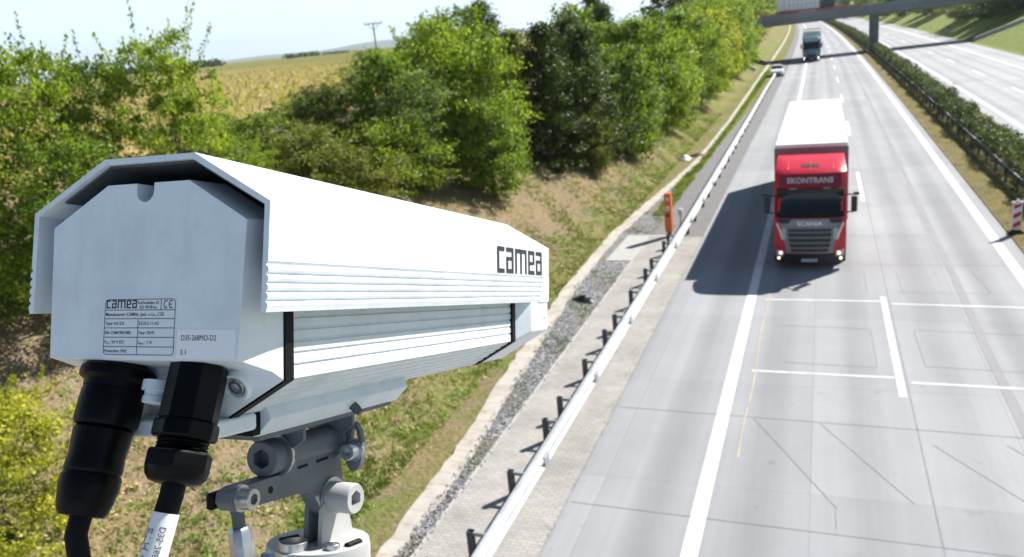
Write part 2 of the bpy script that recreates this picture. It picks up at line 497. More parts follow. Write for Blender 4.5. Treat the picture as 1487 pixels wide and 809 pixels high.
# ------------------------------------------------------------------ mesh builder
class MB:
    def __init__(s):
        s.v, s.f = [], []

    def add(s, vs, fs):
        b = len(s.v)
        s.v.extend([tuple(map(float, p)) for p in vs])
        s.f.extend([tuple(b + i for i in f) for f in fs])
        return s

    def box(s, c, d, rot=None):
        x, y, z = d[0] / 2, d[1] / 2, d[2] / 2
        vs = [Vector((i * x, j * y, k * z)) for i in (-1, 1) for j in (-1, 1) for k in (-1, 1)]
        if rot is not None:
            m = Euler(rot).to_matrix() if not isinstance(rot, Matrix) else rot
            vs = [m @ v for v in vs]
        vs = [v + Vector(c) for v in vs]
        return s.add(vs, [(0, 1, 3, 2), (4, 6, 7, 5), (0, 4, 5, 1), (2, 3, 7, 6), (0, 2, 6, 4), (1, 5, 7, 3)])

    def loft(s, secs, cap=True, closed=True):
        n = len(secs[0])
        vs = [p for sec in secs for p in sec]
        fs = []
        for i in range(len(secs) - 1):
            for j in range(n if closed else n - 1):
                k = (j + 1) % n
                fs.append((i * n + j, i * n + k, (i + 1) * n + k, (i + 1) * n + j))
        if cap and closed:
            fs.append(tuple(range(n - 1, -1, -1)))
            fs.append(tuple((len(secs) - 1) * n + j for j in range(n)))
        return s.add(vs, fs)

    def lathe(s, o, d, prof, n=24, cap=True, ref=None):
        d = Vector(d).normalized()
        a = Vector(ref) if ref else (Vector((1, 0, 0)) if abs(d.x) < 0.9 else Vector((0, 1, 0)))
        a = (a - d * a.dot(d)).normalized()
        b = d.cross(a)
        o = Vector(o)
        secs = []
        for k, r in prof:
            secs.append([o + d * k + a * (r * math.cos(2 * math.pi * i / n)) + b * (r * math.sin(2 * math.pi * i / n)) for i in range(n)])
        return s.loft(secs, cap)

    def tube(s, pts, rad, n=12):
        pts = [Vector(p) for p in pts]
        if not isinstance(rad, (list, tuple)):
            rad = [rad] * len(pts)
        secs = []
        a = None
        for i, p in enumerate(pts):
            t = (pts[min(i + 1, len(pts) - 1)] - pts[max(i - 1, 0)]).normalized()
            if a is None:
                a = Vector((1, 0, 0)) if abs(t.x) < 0.9 else Vector((0, 1, 0))
            a = (a - t * a.dot(t)).normalized()
            b = t.cross(a)
            secs.append([p + a * (rad[i] * math.cos(2 * math.pi * k / n)) + b * (rad[i] * math.sin(2 * math.pi * k / n)) for k in range(n)])
        return s.loft(secs)

    def prism(s, poly, fn0, fn1):
        return s.loft([[fn0(p) for p in poly], [fn1(p) for p in poly]])

    def grid(s, P):
        """P[i][j] points"""
        n, m = len(P), len(P[0])
        vs = [p for row in P for p in row]
        fs = [(i * m + j, i * m + j + 1, (i + 1) * m + j + 1, (i + 1) * m + j) for i in range(n - 1) for j in range(m - 1)]
        return s.add(vs, fs)

    def mesh(s, name, material, smooth=True, angle=35):
        me = bpy.data.meshes.new(name)
        me.from_pydata(s.v, [], s.f)
        import bmesh
        bm = bmesh.new()
        bm.from_mesh(me)
        bmesh.ops.recalc_face_normals(bm, faces=bm.faces)
        bm.to_mesh(me)
        bm.free()
        if material:
            me.materials.append(material)
        if smooth:
            me.polygons.foreach_set('use_smooth', [True] * len(me.polygons))
            me.set_sharp_from_angle(angle=R(angle))
        me.update()
        return me

    def build(s, name, material, parent=None, bevel=0.0, seg=2, label=None, smooth=True, angle=35):
        o = bpy.data.objects.new(name, s.mesh(name, material, smooth, angle))
        COL.objects.link(o)
        if parent:
            o.parent = parent
        if bevel:
            m = o.modifiers.new('bevel', 'BEVEL')
            m.width = bevel
            m.segments = seg
            m.limit_method = 'ANGLE'
            m.angle_limit = R(32)
            m.harden_normals = True
        if label:
            o['label'] = label
        return o


def tag(o, label, cat, group=None, kind=None):
    o['label'] = label
    o['category'] = cat
    if group:
        o['group'] = group
    if kind:
        o['kind'] = kind
    return o


def thing(name, label, cat, loc=(0, 0, 0), rotz=0.0, group=None):
    o = bpy.data.objects.new(name, None)
    o.empty_display_size = 0.2
    COL.objects.link(o)
    o.location = loc
    o.rotation_euler = (0, 0, rotz)
    return tag(o, label, cat, group)


def copy_tree(o, parent=None):
    c = o.copy()
    COL.objects.link(c)
    if parent:
        c.parent = parent
    for ch in list(o.children):
        copy_tree(ch, c)
    return c


def struct(o, label=None):
    o['kind'] = 'structure'
    if label:
        o['label'] = label
    return o


_txt = {}


def text_geo(t, size, font_space=1.0, bold=0.0):
    key = (t, size, font_space, bold)
    if key in _txt:
        return _txt[key]
    cu = bpy.data.curves.new('t', 'FONT')
    cu.body = t
    cu.size = size
    cu.space_character = font_space
    cu.offset = bold
    cu.resolution_u = 3
    ob = bpy.data.objects.new('t', cu)
    COL.objects.link(ob)
    dg = bpy.context.evaluated_depsgraph_get()
    me = bpy.data.meshes.new_from_object(ob.evaluated_get(dg))
    vs = [tuple(v.co) for v in me.vertices]
    fs = [tuple(p.vertices) for p in me.polygons]
    bpy.data.objects.remove(ob)
    bpy.data.curves.remove(cu)
    bpy.data.meshes.remove(me)
    _txt[key] = (vs, fs)
    return vs, fs


# ------------------------------------------------------------------ terrain shape
def off(y):
    """how far the road has swung sideways at distance y (gentle bend)"""
    if y < 60:
        return 0.0
    if y < 650:
        return -4.5e-5 * (y - 60) ** 2
    return -4.5e-5 * 590 ** 2 - 9e-5 * 590 * (y - 650)


SL = 0.42


def tz(x, y):
    """ground height at road-relative x"""
    if x < -9.0:
        z = min(5.3, SL * (-9.0 - x))
        if x < -11 and z < 5.29:
            z += 0.10 * math.sin(x * 1.7 + y * 0.6) * math.sin(y * 0.23 + x * 0.4)
        return z
    if x > 25.0:
        return min(6.0, 0.40 * (x - 25.0))
    return -0.03


def gz(X, Y):
    return tz(X - off(Y), Y)


YS = [-30 + 2 * i for i in range(15)] + [i for i in range(0, 130, 1)] + list(range(130, 420, 6)) + [430, 460, 500, 550, 600, 650, 720, 800, 1000, 1400, 2200, 4000, 7000, 12000]
xs = [-9000, -4000, -2000, -900, -400, -200, -110, -70, -45, -33, -28, -25, -23] + [-22.0 + 0.45 * i for i in range(30)] + [-8.75, -7, -4, 0, 6, 12, 18, 24, 25] + [25.4 + 1.2 * i for i in range(14)] + [45, 60, 100, 200, 500, 1500, 4000, 9000]
vs, fs, rx, ry = [], [], [], []
rng = random.Random(5)
for y in YS:
    for x in xs:
        z = tz(x, y)
        if abs(x) > 8.9 and -60 < x < 60 and not (-9.2 < x < 25.2):
            z += rng.uniform(-0.035, 0.035)
        vs.append((x + off(y), y, z))
        rx.append(x)
        ry.append(y)
nx = len(xs)
for i in range(len(YS) - 1):
    for j in range(nx - 1):
        fs.append((i * nx + j, i * nx + j + 1, (i + 1) * nx + j + 1, (i + 1) * nx + j))
gm = bpy.data.meshes.new('ground')
gm.from_pydata(vs, [], fs)
for nm, data in (('rx', rx), ('ry', ry)):
    a = gm.attributes.new(nm, 'FLOAT', 'POINT')
    a.data.foreach_set('value', data)
gm.materials.append(ground_material())
gm.polygons.foreach_set('use_smooth', [True] * len(gm.polygons))
ground = bpy.data.objects.new('ground', gm)
COL.objects.link(ground)
struct(ground)


def strip(name, x0, x1, z, material, ys, kind='structure', thick=0.0, parent=None):
    """a sheet that follows the road; x0/x1 numbers or functions of y; uv = metres"""
    f0 = x0 if callable(x0) else (lambda y: x0)
    f1 = x1 if callable(x1) else (lambda y: x1)
    vs, uv, fs = [], [], []
    for y in ys:
        for f in (f0, f1):
            x = f(y)
            vs.append((x + off(y), y, z))
            uv.append((x + 40.15, y + 40))
    n = len(ys)
    for i in range(n - 1):
        fs.append((2 * i, 2 * i + 1, 2 * i + 3, 2 * i + 2))
    me = bpy.data.meshes.new(name)
    me.from_pydata(vs, [], fs)
    ul = me.uv_layers.new(name='UVMap')
    for lp in me.loops:
        ul.data[lp.index].uv = uv[lp.vertex_index]
    me.materials.append(material)
    o = bpy.data.objects.new(name, me)
    COL.objects.link(o)
    if parent:
        o.parent = parent
    elif kind:
        o['kind'] = kind
    if thick:
        m = o.modifiers.new('thick', 'SOLIDIFY')
        m.thickness = thick
        m.offset = -1
    return o


def yr(a, b, step=4.0):
    n = max(1, int(math.ceil((b - a) / step)))
    return [a + (b - a) * i / n for i in range(n + 1)]


FAR = yr(-25, 120, 5) + yr(126, 660, 6) + [720, 800, 1000, 1300]
M_road = road_material('concrete_carriageway', (0.308, 0.314, 0.326))
M_road2 = road_material('concrete_carriageway_pale', (0.325, 0.331, 0.342), 0.10)
M_asph = mat('grey_asphalt_verge', (0.17, 0.165, 0.165), 0.9, noise=(2.5, 0.3), bump=(40, 0.4))
strip('road', -4.70, 6.62, 0.0, M_road, FAR)
strip('road', 11.25, 24.3, 0.0, M_road2, FAR)
strip('pavement', -6.97, -4.71, -0.004, brick_material(), yr(-25, 34.9, 4))
strip('asphalt_verge', lambda y: -6.9 if y < 60 else -6.9 + min(0.9, (y - 60) * 0.02), -4.71, -0.006, M_asph, yr(34.92, 60, 4) + yr(64, 660, 6))
M_verge = ground.data.materials[0]

# concrete drain that swings towards the carriageway
CH = [(-25, -7.05, -7.55), (5, -7.1, -7.5), (11.6, -7.22, -7.68), (15.4, -7.34, -7.82), (20.5, -7.75, -8.28), (26.7, -8.22, -8.68),
      (32, -8.36, -8.82), (35, -8.36, -8.86), (39.6, -8.1, -8.64), (47.4, -7.72, -8.1), (54.2, -7.36, -7.72), (75, -7.3, -7.62), (125, -7.75, -8.15), (207, -7.9, -8.4), (660, -8, -8.6)]


def interp(y, k):
    for a, b in zip(CH, CH[1:]):
        if y <= b[0]:
            t = (y - a[0]) / (b[0] - a[0])
            return a[k] + (b[k] - a[k]) * t
    return CH[-1][k]


ysc = yr(-25, 60, 0.4) + yr(63, 660, 6)
jit = random.Random(12)
strip('drainage_channel', lambda y: interp(y, 2) + jit.uniform(-0.05, 0.05), lambda y: interp(y, 1) + jit.uniform(-0.05, 0.04), 0.02, channel_material(), ysc, thick=0.06)
M_medgrass = mat('median_dry_grass', (0.17, 0.145, 0.06), 1.0, noise=(1.1, 0.45), bump=(14, 0.9), spec=0.1)
strip('gravel', lambda y: interp(y, 1) - 0.08, -6.98, -0.014, gravel_material(), yr(-25, 46, 4), kind='stuff')
strip('median', 6.63, 11.24, 0.03, M_medgrass, FAR, thick=0.10)
strip('concrete_slab', 6.75, 9.2, 0.05, M_concrete, [28.5, 32.9], thick=0.08)
strip('kerb_edging', -7.03, -6.95, 0.002, M_concrete, yr(-25, 31.2, 4), thick=0.1)
# wider pad beside the emergency telephone
pad = MB()
pp = [(-8.05, 31.2), (-6.975, 31.2), (-6.975, 34.92), (-6.3, 34.92), (-6.3, 35.2), (-7.99, 35.25)]
pad.prism(pp, lambda p: (p[0], p[1], -0.05), lambda p: (p[0], p[1], 0.004))
struct(pad.build('concrete_pad', M_concrete))

# painted lines ------------------------------------------------------
strip('lane_marking', -2.26, -1.97, 0.004, M_paint, FAR)
strip('lane_marking', 5.88, 6.20, 0.004, M_paint, FAR)
strip('lane_marking', 12.15, 12.42, 0.004, M_paint, FAR)
strip('lane_marking', 20.65, 20.92, 0.004, M_paint, FAR)


def dashes(name, xc, w, y0, period, ln, y1):
    m = MB()
    y = y0
    while y < y1:
        a, b = y, y + ln
        m.add([(xc - w / 2 + off(a), a, 0.004), (xc + w / 2 + off(a), a, 0.004), (xc + w / 2 + off(b), b, 0.004), (xc - w / 2 + off(b), b, 0.004)], [(0, 1, 2, 3)])
        y += period
    struct(m.build(name, M_paint, smooth=False))


dashes('lane_marking', 1.84, 0.16, -1.9 - 21.5, 21.55, 7.4, 640)
dashes('lane_marking', 16.2, 0.17, 16.0, 21.55, 7.4, 640)


def flat_line(m, a, b, w, z=0.005):
    a, b = Vector((a[0], a[1], z)), Vector((b[0], b[1], z))
    d = (b - a).normalized()
    n = Vector((-d.y, d.x, 0)) * (w / 2)
    m.add([a - n, b - n, b + n, a + n], [(0, 1, 2, 3)])


m = MB()
for a, b in (((-1.68, 26.68), (1.74, 26.68)), ((2.05, 26.45), (5.85, 26.3)), ((-1.66, 20.85), (1.72, 20.8)), ((2.08, 20.55), (5.85, 20.45))):
    flat_line(m, a, b, 0.11)
struct(m.build('lane_marking', M_paint_thin, smooth=False))
m = MB()
for a, b in (((-1.42, 18.1), (0.32, 14.6)), ((0.02, 18.05), (1.66, 15.0)), ((2.22, 17.4), (3.6, 15.3)), ((3.6, 17.6), (5.2, 15.1)),
             ((1.35, 24.2), (1.38, 21.5)), ((2.46, 24.2), (2.5, 21.6)), ((-0.9, 21.5), (1.4, 21.4)), ((2.5, 21.6), (5.6, 21.4)), ((2.46, 24.2), (5.6, 24.0)), ((-1.2, 24.3), (1.35, 24.2)),
             ((1.4, 30.0), (1.4, 27.6)), ((2.4, 30.0), (2.45, 27.6)), ((4.7, 30.0), (4.9, 27.6)), ((0.30, 14.65), (0.30, 13.9)), ((2.3, 27.6), (4.9, 27.6)), ((-4.6, 30.9), (5.8, 30.6)), ((-4.6, 13.9), (6.5, 13.55)), ((-4.6, 18.25), (6.5, 17.9))):
    flat_line(m, a, b, 0.015)
struct(m.build('saw_cut', M_sawcut, smooth=False))
strip('lane_marking', lambda y: -1.61 + 0.03 * math.sin(y), lambda y: -1.57 + 0.03 * math.sin(y), 0.006, M_orange_paint, yr(16.2, 27.8, 1.0))
strip('lane_marking', 4.08, 4.20, 0.0055, M_blue_paint, yr(9, 17.6, 2))
strip('seam_stain', lambda y: 3.97 + 0.03 * math.sin(y * 0.7), lambda y: 4.19 + 0.03 * math.sin(y * 0.5), 0.0045, M_tyremark, yr(17.6, 200, 6))
strip('seam_stain', 1.98, 2.0, 0.0045, M_sawcut, yr(5, 60, 5))

# loose crushed stones along the drain
rs9 = np.random.RandomState(90)
stn = MB()
t_ = (1 + 5 ** 0.5) / 2
for k in range(1900):
    y = 9.5 + 28 * rs9.uniform() ** 1.5
    if 30.6 < y < 35.6:
        continue
    a, b = interp(y, 1) - 0.10, -6.93
    x = rs9.uniform(a, b)
    r = rs9.uniform(0.012, 0.032)
    q = [Vector(v) * r * rs9.uniform(0.7, 1.2) for v in ((1, 0, 0.1), (-1, 0.1, 0), (0.1, 1, 0), (0, -1, 0.1), (0, 0.1, 0.8), (0.1, 0, -0.8))]
    rot_ = Euler(rs9.uniform(0, 6, 3)).to_matrix()
    z0_ = 0.03 if x < interp(y, 1) + 0.02 else 0.0
    stn.add([rot_ @ v + Vector((x, y, z0_ + r * 0.3)) for v in q], [(0, 2, 4), (2, 1, 4), (1, 3, 4), (3, 0, 4), (2, 0, 5), (1, 2, 5), (3, 1, 5), (0, 3, 5)])
so = stn.build('gravel', M_pebble, smooth=False)
so['kind'] = 'stuff'

# farmland on the plateau beyond the hedges
fm = []
fx = [-9000, -4000, -2000, -1000, -500, -260, -160, -110, -80, -60, -48, -40, -34, -30, -28.5]
fy = [-200, -60, -20, 0, 15, 30, 45, 60, 80, 110, 150, 200, 280, 400, 600, 1000, 2000, 4000, 8000, 12000]
vs = []
for y in fy:
    for x in fx:
        z = 6.3 if x < -29 else 5.2
        vs.append((x + off(min(y, 640)), y, z))
n = len(fx)
fs = [(i * n + j, i * n + j + 1, (i + 1) * n + j + 1, (i + 1) * n + j) for i in range(len(fy) - 1) for j in range(n - 1)]
b = MB().add(vs, fs)
struct(b.build('field', field_material()))


# ------------------------------------------------------------------ foliage
def leaves_mesh(name, C, L, W, rs, up=0.45, extra=None, material=None, droop=None):
    """C: (N,3) leaf centres -> one mesh of N diamond leaves"""
    N = len(C)
    ax = rs.normal(size=(N, 3))
    if droop is not None:
        ax[:, 2] += droop
    ax /= np.linalg.norm(ax, axis=1)[:, None]
    nn = rs.normal(size=(N, 3)) + np.array([0, 0, up * 2])
    bb = np.cross(ax, nn)
    bb /= np.linalg.norm(bb, axis=1)[:, None] + 1e-9
    s = rs.uniform(0.5, 1.45, size=(N, 1))
    a = ax * (L / 2) * s
    w = bb * (W / 2) * s
    V = np.empty((N, 4, 3))
    V[:, 0] = C - a
    V[:, 1] = C + w - a * 0.1
    V[:, 2] = C + a
    V[:, 3] = C - w - a * 0.1
    me = bpy.data.meshes.new(name)
    me.vertices.add(N * 4)
    me.vertices.foreach_set('co', V.reshape(-1).astype(np.float32))
    me.loops.add(N * 4)
    me.loops.foreach_set('vertex_index', np.arange(N * 4, dtype=np.int32))
    me.polygons.add(N)
    me.polygons.foreach_set('loop_start', np.arange(0, N * 4, 4, dtype=np.int32))
    me.polygons.foreach_set('loop_total', np.full(N, 4, dtype=np.int32))
    me.materials.append(material)
    me.update(calc_edges=True)
    return me


def crown(seed, H, Rad, base, nclump, nleaf, cr, shape='round', shoots=0, key_near=False):
    """leaf centres and branch skeleton of a crown; H full height, base = where leaves start"""
    rs = np.random.RandomState(seed)
    cen = []
    pts = []
    lobes = [(rs.uniform(0, 6.28), rs.uniform(0.12, 0.32)) for _ in range(4)]
    while len(cen) < nclump:
        t = rs.uniform(0, 1)
        if shape == 'round':
            rr = math.sqrt(max(0, 1 - ((t - 0.42) / 0.62) ** 2))
        elif shape == 'cone':
            rr = (1 - t) ** 0.75 * 0.98 + 0.04
        elif shape == 'shrub':
            rr = math.sqrt(max(0, 1 - (t / 1.02) ** 2))
        else:  # vase
            rr = 0.35 + 0.65 * math.sin(min(1, t * 1.35) * 1.75) if t < 0.8 else max(0.1, 0.9 - (t - 0.8) * 3.2)
        ang = rs.uniform(0, 6.283)
        k = 1 + sum(am * math.cos((i + 2) * ang + ph + 3.0 * t) for i, (ph, am) in enumerate(lobes)) * 0.85
        q = rs.uniform(0.25, 1) ** 0.5
        r = Rad * rr * k * q
        z = base + (H - base) * t + rs.normal() * 0.06 * H
        cen.append((r * math.cos(ang), r * math.sin(ang), max(base * 0.6, min(z, H * 1.02))))
    cen = np.array(cen)
    for c in cen:
        n = int(nleaf * rs.uniform(0.55, 1.4))
        sc = cr * rs.uniform(0.6, 1.35)
        pts.append(c + rs.normal(size=(n, 3)) * np.array([sc, sc, sc * 0.55]) * 0.86)
    br = []
    for i in range(shoots):
        a = rs.uniform(0, 6.283)
        r0 = Rad * rs.uniform(0.05, 0.75)
        p = np.array([r0 * math.cos(a), r0 * math.sin(a), base + (H - base) * rs.uniform(0.6, 0.85)])
        d = np.array([math.cos(a) * 0.35, math.sin(a) * 0.35, 1.0]) + rs.normal(size=3) * 0.28
        ln = H * (rs.uniform(0.18, 0.36) if key_near else rs.uniform(0.10, 0.20))
        e = p + d * ln
        br.append((p, e))
        k = int(nleaf * 1.2)
        tt = rs.uniform(0, 1, size=(k, 1))
        pts.append(p + (e - p) * tt + rs.normal(size=(k, 3)) * cr * 0.42 * (1.25 - tt))
    return np.concatenate(pts), cen, br, rs


def wood_mesh(name, seed, H, cen, br, r0, nl=14):
    rs = random.Random(seed)
    m = MB()
    top = Vector((rs.uniform(-.15, .15), rs.uniform(-.15, .15), H * 0.82))
    pts = [Vector((0, 0, -0.4)), Vector((0.02 * H * rs.uniform(-1, 1), 0.02 * H * rs.uniform(-1, 1), H * 0.3)), Vector((top.x * 1.2, top.y, H * 0.55)), top]
    m.tube(pts, [r0 * 1.25, r0 * 0.85, r0 * 0.5, r0 * 0.12], 8)
    idx = rs.sample(range(len(cen)), min(nl, len(cen)))
    for i in idx:
        c = Vector(cen[i])
        z0 = min(max(c.z * rs.uniform(0.35, 0.7), H * 0.08), H * 0.7)
        st = Vector((0, 0, z0))
        md = (st + c) / 2 + Vector((0, 0, -0.03 * H))
        m.tube([st, md, c], [r0 * 0.4, r0 * 0.25, r0 * 0.06], 5)
    for p, e in br:
        m.tube([Vector((0, 0, H * 0.35)), Vector(p), Vector(e)], [r0 * 0.2, r0 * 0.1, r0 * 0.03], 4)
    return m.mesh(name, M_bark)


PROTO = {}


def proto(key, seed, H, Rad, base, ncl, nlf, cr, leaf, shape, r0, shoots=0):
    P, cen, br, rs = crown(seed, H, Rad, base, int(ncl * 1.1), int(nlf * 1.35), cr, shape, shoots, key.startswith('near'))
    PROTO[key] = (leaves_mesh('foliage', P, leaf, leaf * 0.62, rs, 0.9, material=L_mid), wood_mesh('trunk', seed, H, cen, br, r0))


# heights are 7 m for trees, 3 m for shrubs; scaled per tree
proto('ash', 1, 7, 2.5, 0.7, 190, 62, 0.36, 0.17, 'round', 0.13, 22)
proto('lime', 2, 7, 2.7, 0.5, 210, 60, 0.38, 0.19, 'round', 0.14, 14)
proto('birch', 3, 7, 1.9, 0.6, 150, 60, 0.32, 0.14, 'vase', 0.09, 16)
proto('maple', 4, 7, 2.4, 0.4, 180, 60, 0.34, 0.18, 'vase', 0.12, 16)
proto('spruce', 5, 7, 2.3, 0.15, 210, 62, 0.32, 0.16, 'cone', 0.12, 3)
proto('thorn', 6, 3, 1.9, 0.1, 130, 62, 0.24, 0.10, 'shrub', 0.05, 10)
proto('bush', 7, 3, 2.1, 0.05, 150, 60, 0.27, 0.12, 'shrub', 0.05, 6)
# finer leaves for the ones close to the camera
proto('near', 8, 7, 2.2, 0.5, 190, 70, 0.24, 0.125, 'vase', 0.085, 15)
proto('nearb', 9, 7, 2.6, 0.3, 260, 75, 0.26, 0.12, 'round', 0.10, 14)
proto('nearbush', 10, 3, 1.9, 0.05, 200, 70, 0.20, 0.085, 'shrub', 0.04, 16)
# coarse ones for far away
proto('far', 11, 7, 2.6, 0.3, 90, 30, 0.5, 0.36, 'round', 0.14, 4)
proto('farcone', 12, 7, 2.2, 0.2, 90, 30, 0.42, 0.34, 'cone', 0.14, 2)

trng = random.Random(77)


def tree(key, X, Y, H, wide, leafmat, label, name='tree', cat='tree', group=None, z=None, rot=None):
    fol, wood = PROTO[key]
    h0 = 3.0 if key in ('thorn', 'bush', 'nearbush') else 7.0
    t = thing(name, label, cat, (X, Y, (gz(X, Y) if z is None else z) - 0.08), trng.uniform(0, 6.28) if rot is None else rot, group)
    s = H / h0
    t.scale = (s * wide, s * wide, s)
    parts = (('crown', fol, leafmat), ('trunk' if cat == 'tree' else 'stem', wood, M_bark))
    for nm, me, mt in parts:
        o = bpy.data.objects.new(nm, me)
        COL.objects.link(o)
        o.parent = t
        o.material_slots[0].link = 'OBJECT'
        o.material_slots[0].material = mt
    return t


G_ROW = 'trees and shrubs along the cutting slope'
# --- close growth beside and behind the white camera
tree('near', -16.4, 18.2, 6.70, 0.72, L_yel, 'tall thin-topped sapling rising above the white camera into the sky', group=G_ROW)
tree('near', -18.3, 17.0, 5.50, 0.85, L_mid, 'loose green sapling between the tall thin-topped sapling and the edge of the picture', group=G_ROW, rot=2.0)
tree('near', -18.0, 15.2, 6.00, 0.75, L_yel, 'sapling with bare whippy shoots at the very edge of the picture beneath the sky', group=G_ROW)
tree('nearb', -16.4, 14.4, 4.40, 1.15, L_mid, 'dense green bush close behind the rear corner of the white camera hood', 'shrub', 'shrub', G_ROW, rot=1.0)
tree('nearb', -18.2, 12.9, 4.40, 1.00, L_yel, 'yellow-green bush low at the picture edge beside the camera back', 'shrub', 'shrub', G_ROW)
tree('nearbush', -12.9, 8.6, 2.50, 1.00, L_gold, 'golden yellow-green bush standing below the black cable connectors', 'shrub', 'shrub', G_ROW)
tree('nearbush', -13.9, 7.6, 1.90, 1.10, L_yel, 'small green bush at the foot of the golden bush under the connectors', 'shrub', 'shrub', G_ROW)
tree('nearb', -16.6, 20.0, 3.00, 1.50, L_mid, 'mid green bush just above the top edge of the camera hood', 'shrub', 'shrub', G_ROW, rot=4.0)
tree('nearb', -18.6, 23.0, 2.60, 1.60, L_yel, 'leafy yellow-green bush between hood and field edge', 'shrub', 'shrub', G_ROW)
tree('bush', -21.0, 27.5, 1.90, 1.70, L_mid, 'broad green bush at the field edge over the hood ridge', 'shrub', 'shrub', G_ROW)
tree('bush', -18.2, 26.5, 2.50, 1.30, L_rust, 'rusty brown-green scrub above the sloping hood roof', 'shrub', 'shrub', G_ROW)
tree('thorn', -16.9, 26.6, 2.40, 1.30, L_rust, 'second rusty scrub bush, close to the big pale-leaved trees', 'shrub', 'shrub', G_ROW)
tree('thorn', -21.5, 33.5, 2.40, 1.30, L_dark, 'small dark round bush at the edge of the maize field', 'shrub', 'shrub', G_ROW)
tree('bush', -24.2, 36.5, 1.70, 1.90, L_mid, 'low green bush bordering the maize beyond the dark round bush', 'shrub', 'shrub', G_ROW)
tree('bush', -26.0, 31.0, 1.50, 2.00, L_yel, 'yellow-green hedge bush standing against the golden maize', 'shrub', 'shrub', G_ROW)
# --- the big clump in the middle
tree('birch', -20.4, 36.5, 4.1, 1.2, L_grey, 'grey-green tree at the field end of the big clump', group=G_ROW)
tree('maple', -17.9, 33.4, 4.9, 1.15, L_mid, 'bushy tree fronting the big clump beside the rusty scrub', group=G_ROW)
tree('birch', -16.2, 32.3, 4.85, 1.19, L_grey, 'pale silver-leaved tree in the middle of the big clump', group=G_ROW, rot=0.6)
tree('thorn', -16.6, 30.3, 3.00, 1.15, L_yel, 'bright yellow-green bush at the foot of the big clump', 'shrub', 'shrub', G_ROW)
tree('ash', -17.8, 38.6, 6.07, 1.13, L_yel, 'tallest bright yellow-green tree topping the big clump', group=G_ROW, rot=1.1)
tree('ash', -15.1, 36.4, 6.01, 1.03, L_yel, 'large light green tree at the road end of the big clump by the dark gap', group=G_ROW, rot=3.0)
tree('lime', -13.9, 34.6, 4.29, 0.92, L_mid, 'lower green tree hanging over the bare soil before the dark gap', group=G_ROW)
tree('ash', -19.0, 43.5, 6.16, 1.08, L_mid, 'tree behind the bright tops of the big clump', group=G_ROW)
tree('spruce', -20.5, 52.0, 6.16, 0.97, L_dark, 'dark spiky tree top peeping over the big clump at the skyline', group=G_ROW)
tree('spruce', -16.5, 46.0, 5.79, 0.97, L_rust, 'reddish-brown tree just behind the dark gap', group=G_ROW)
# --- the dark trees at the gap
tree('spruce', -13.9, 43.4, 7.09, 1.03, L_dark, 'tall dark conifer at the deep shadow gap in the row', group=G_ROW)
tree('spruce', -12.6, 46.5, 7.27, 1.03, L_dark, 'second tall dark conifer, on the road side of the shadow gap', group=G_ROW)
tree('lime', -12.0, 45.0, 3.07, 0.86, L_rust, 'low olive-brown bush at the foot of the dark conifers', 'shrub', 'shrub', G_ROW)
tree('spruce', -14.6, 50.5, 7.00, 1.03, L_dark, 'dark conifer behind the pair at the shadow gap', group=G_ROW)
# --- the receding row towards the bridge
tree('lime', -11.6, 52.0, 6.53, 0.97, L_mid, 'green tree next after the dark conifers along the row', group=G_ROW)
tree('birch', -10.9, 55.5, 4.29, 1.08, L_grey, 'grey-leaved small tree at the slope foot after the dark conifers', group=G_ROW)
tree('maple', -12.4, 58.5, 7.46, 1.08, L_mid, 'full green tree in the row above the white litter on the verge', group=G_ROW)
tree('ash', -15.2, 60.0, 6.34, 1.19, L_yel, 'yellow-green tree on the upper slope behind the full green tree', group=G_ROW)
tree('lime', -11.3, 64.5, 7.09, 0.97, L_yel, 'light green tree halfway along the receding row', group=G_ROW)
tree('birch', -10.5, 69.0, 5.03, 1.10, L_grey, 'silvery tree near the road halfway along the receding row', group=G_ROW)
tree('spruce', -16.5, 68.0, 7.16, 0.84, L_dark, 'dark pointed tree at the skyline behind the receding row', group=G_ROW)
tree('maple', -11.9, 74.0, 7.94, 1.05, L_mid, 'rounded green tree past the silvery tree in the row', group=G_ROW)
tree('ash', -10.8, 82.0, 7.74, 1.00, L_yel, 'golden-green tree two thirds along the receding row', group=G_ROW)
tree('lime', -13.6, 84.0, 7.54, 1.05, L_mid, 'green tree behind the golden-green tree of the row', group=G_ROW)
tree('maple', -10.9, 92.0, 8.32, 1.00, L_gold, 'yellowest tree of the row before the parked white car', group=G_ROW)
tree('lime', -13.4, 98.0, 8.32, 1.16, L_yel, 'light tree behind the yellowest tree of the row', group=G_ROW)
tree('ash', -11.2, 104.0, 8.70, 1.05, L_mid, 'green tree level with the end of the near guardrail', group=G_ROW)
tree('lime', -11.4, 118.0, 9.40, 1.00, L_yel, 'bright tree on the slope beside the parked white car', group=G_ROW)
tree('maple', -14.5, 124.0, 9.20, 1.10, L_yel, 'tall bright tree up the slope behind the parked white car', group=G_ROW)
tree('ash', -12.4, 134.0, 8.40, 1.00, L_mid, 'tree beside the stone drainage chute before the bridge', group=G_ROW)
tree('lime', -15.5, 143.0, 9.00, 1.10, L_yel, 'yellow-green tree hiding the end of the bridge', group=G_ROW)
tree('far', -18.5, 112.0, 8.60, 1.10, L_dark, 'dark tree on the upper slope beyond the row', group=G_ROW)
tree('farcone', -24.0, 95.0, 7.74, 0.95, L_dark, 'dark pointed tree far back on the field edge', group=G_ROW)
tree('far', -22.0, 80.0, 5.61, 1.26, L_mid, 'green tree at the field edge on the skyline', group=G_ROW)
tree('far', -26.0, 62.0, 4.20, 1.10, L_dark, 'low dark tree behind the big clump at the maize edge', group=G_ROW)
tree('far', -20.5, 160.0, 9.50, 1.20, L_yel, 'bushy tree above the red railing at the end of the bridge', group=G_ROW)

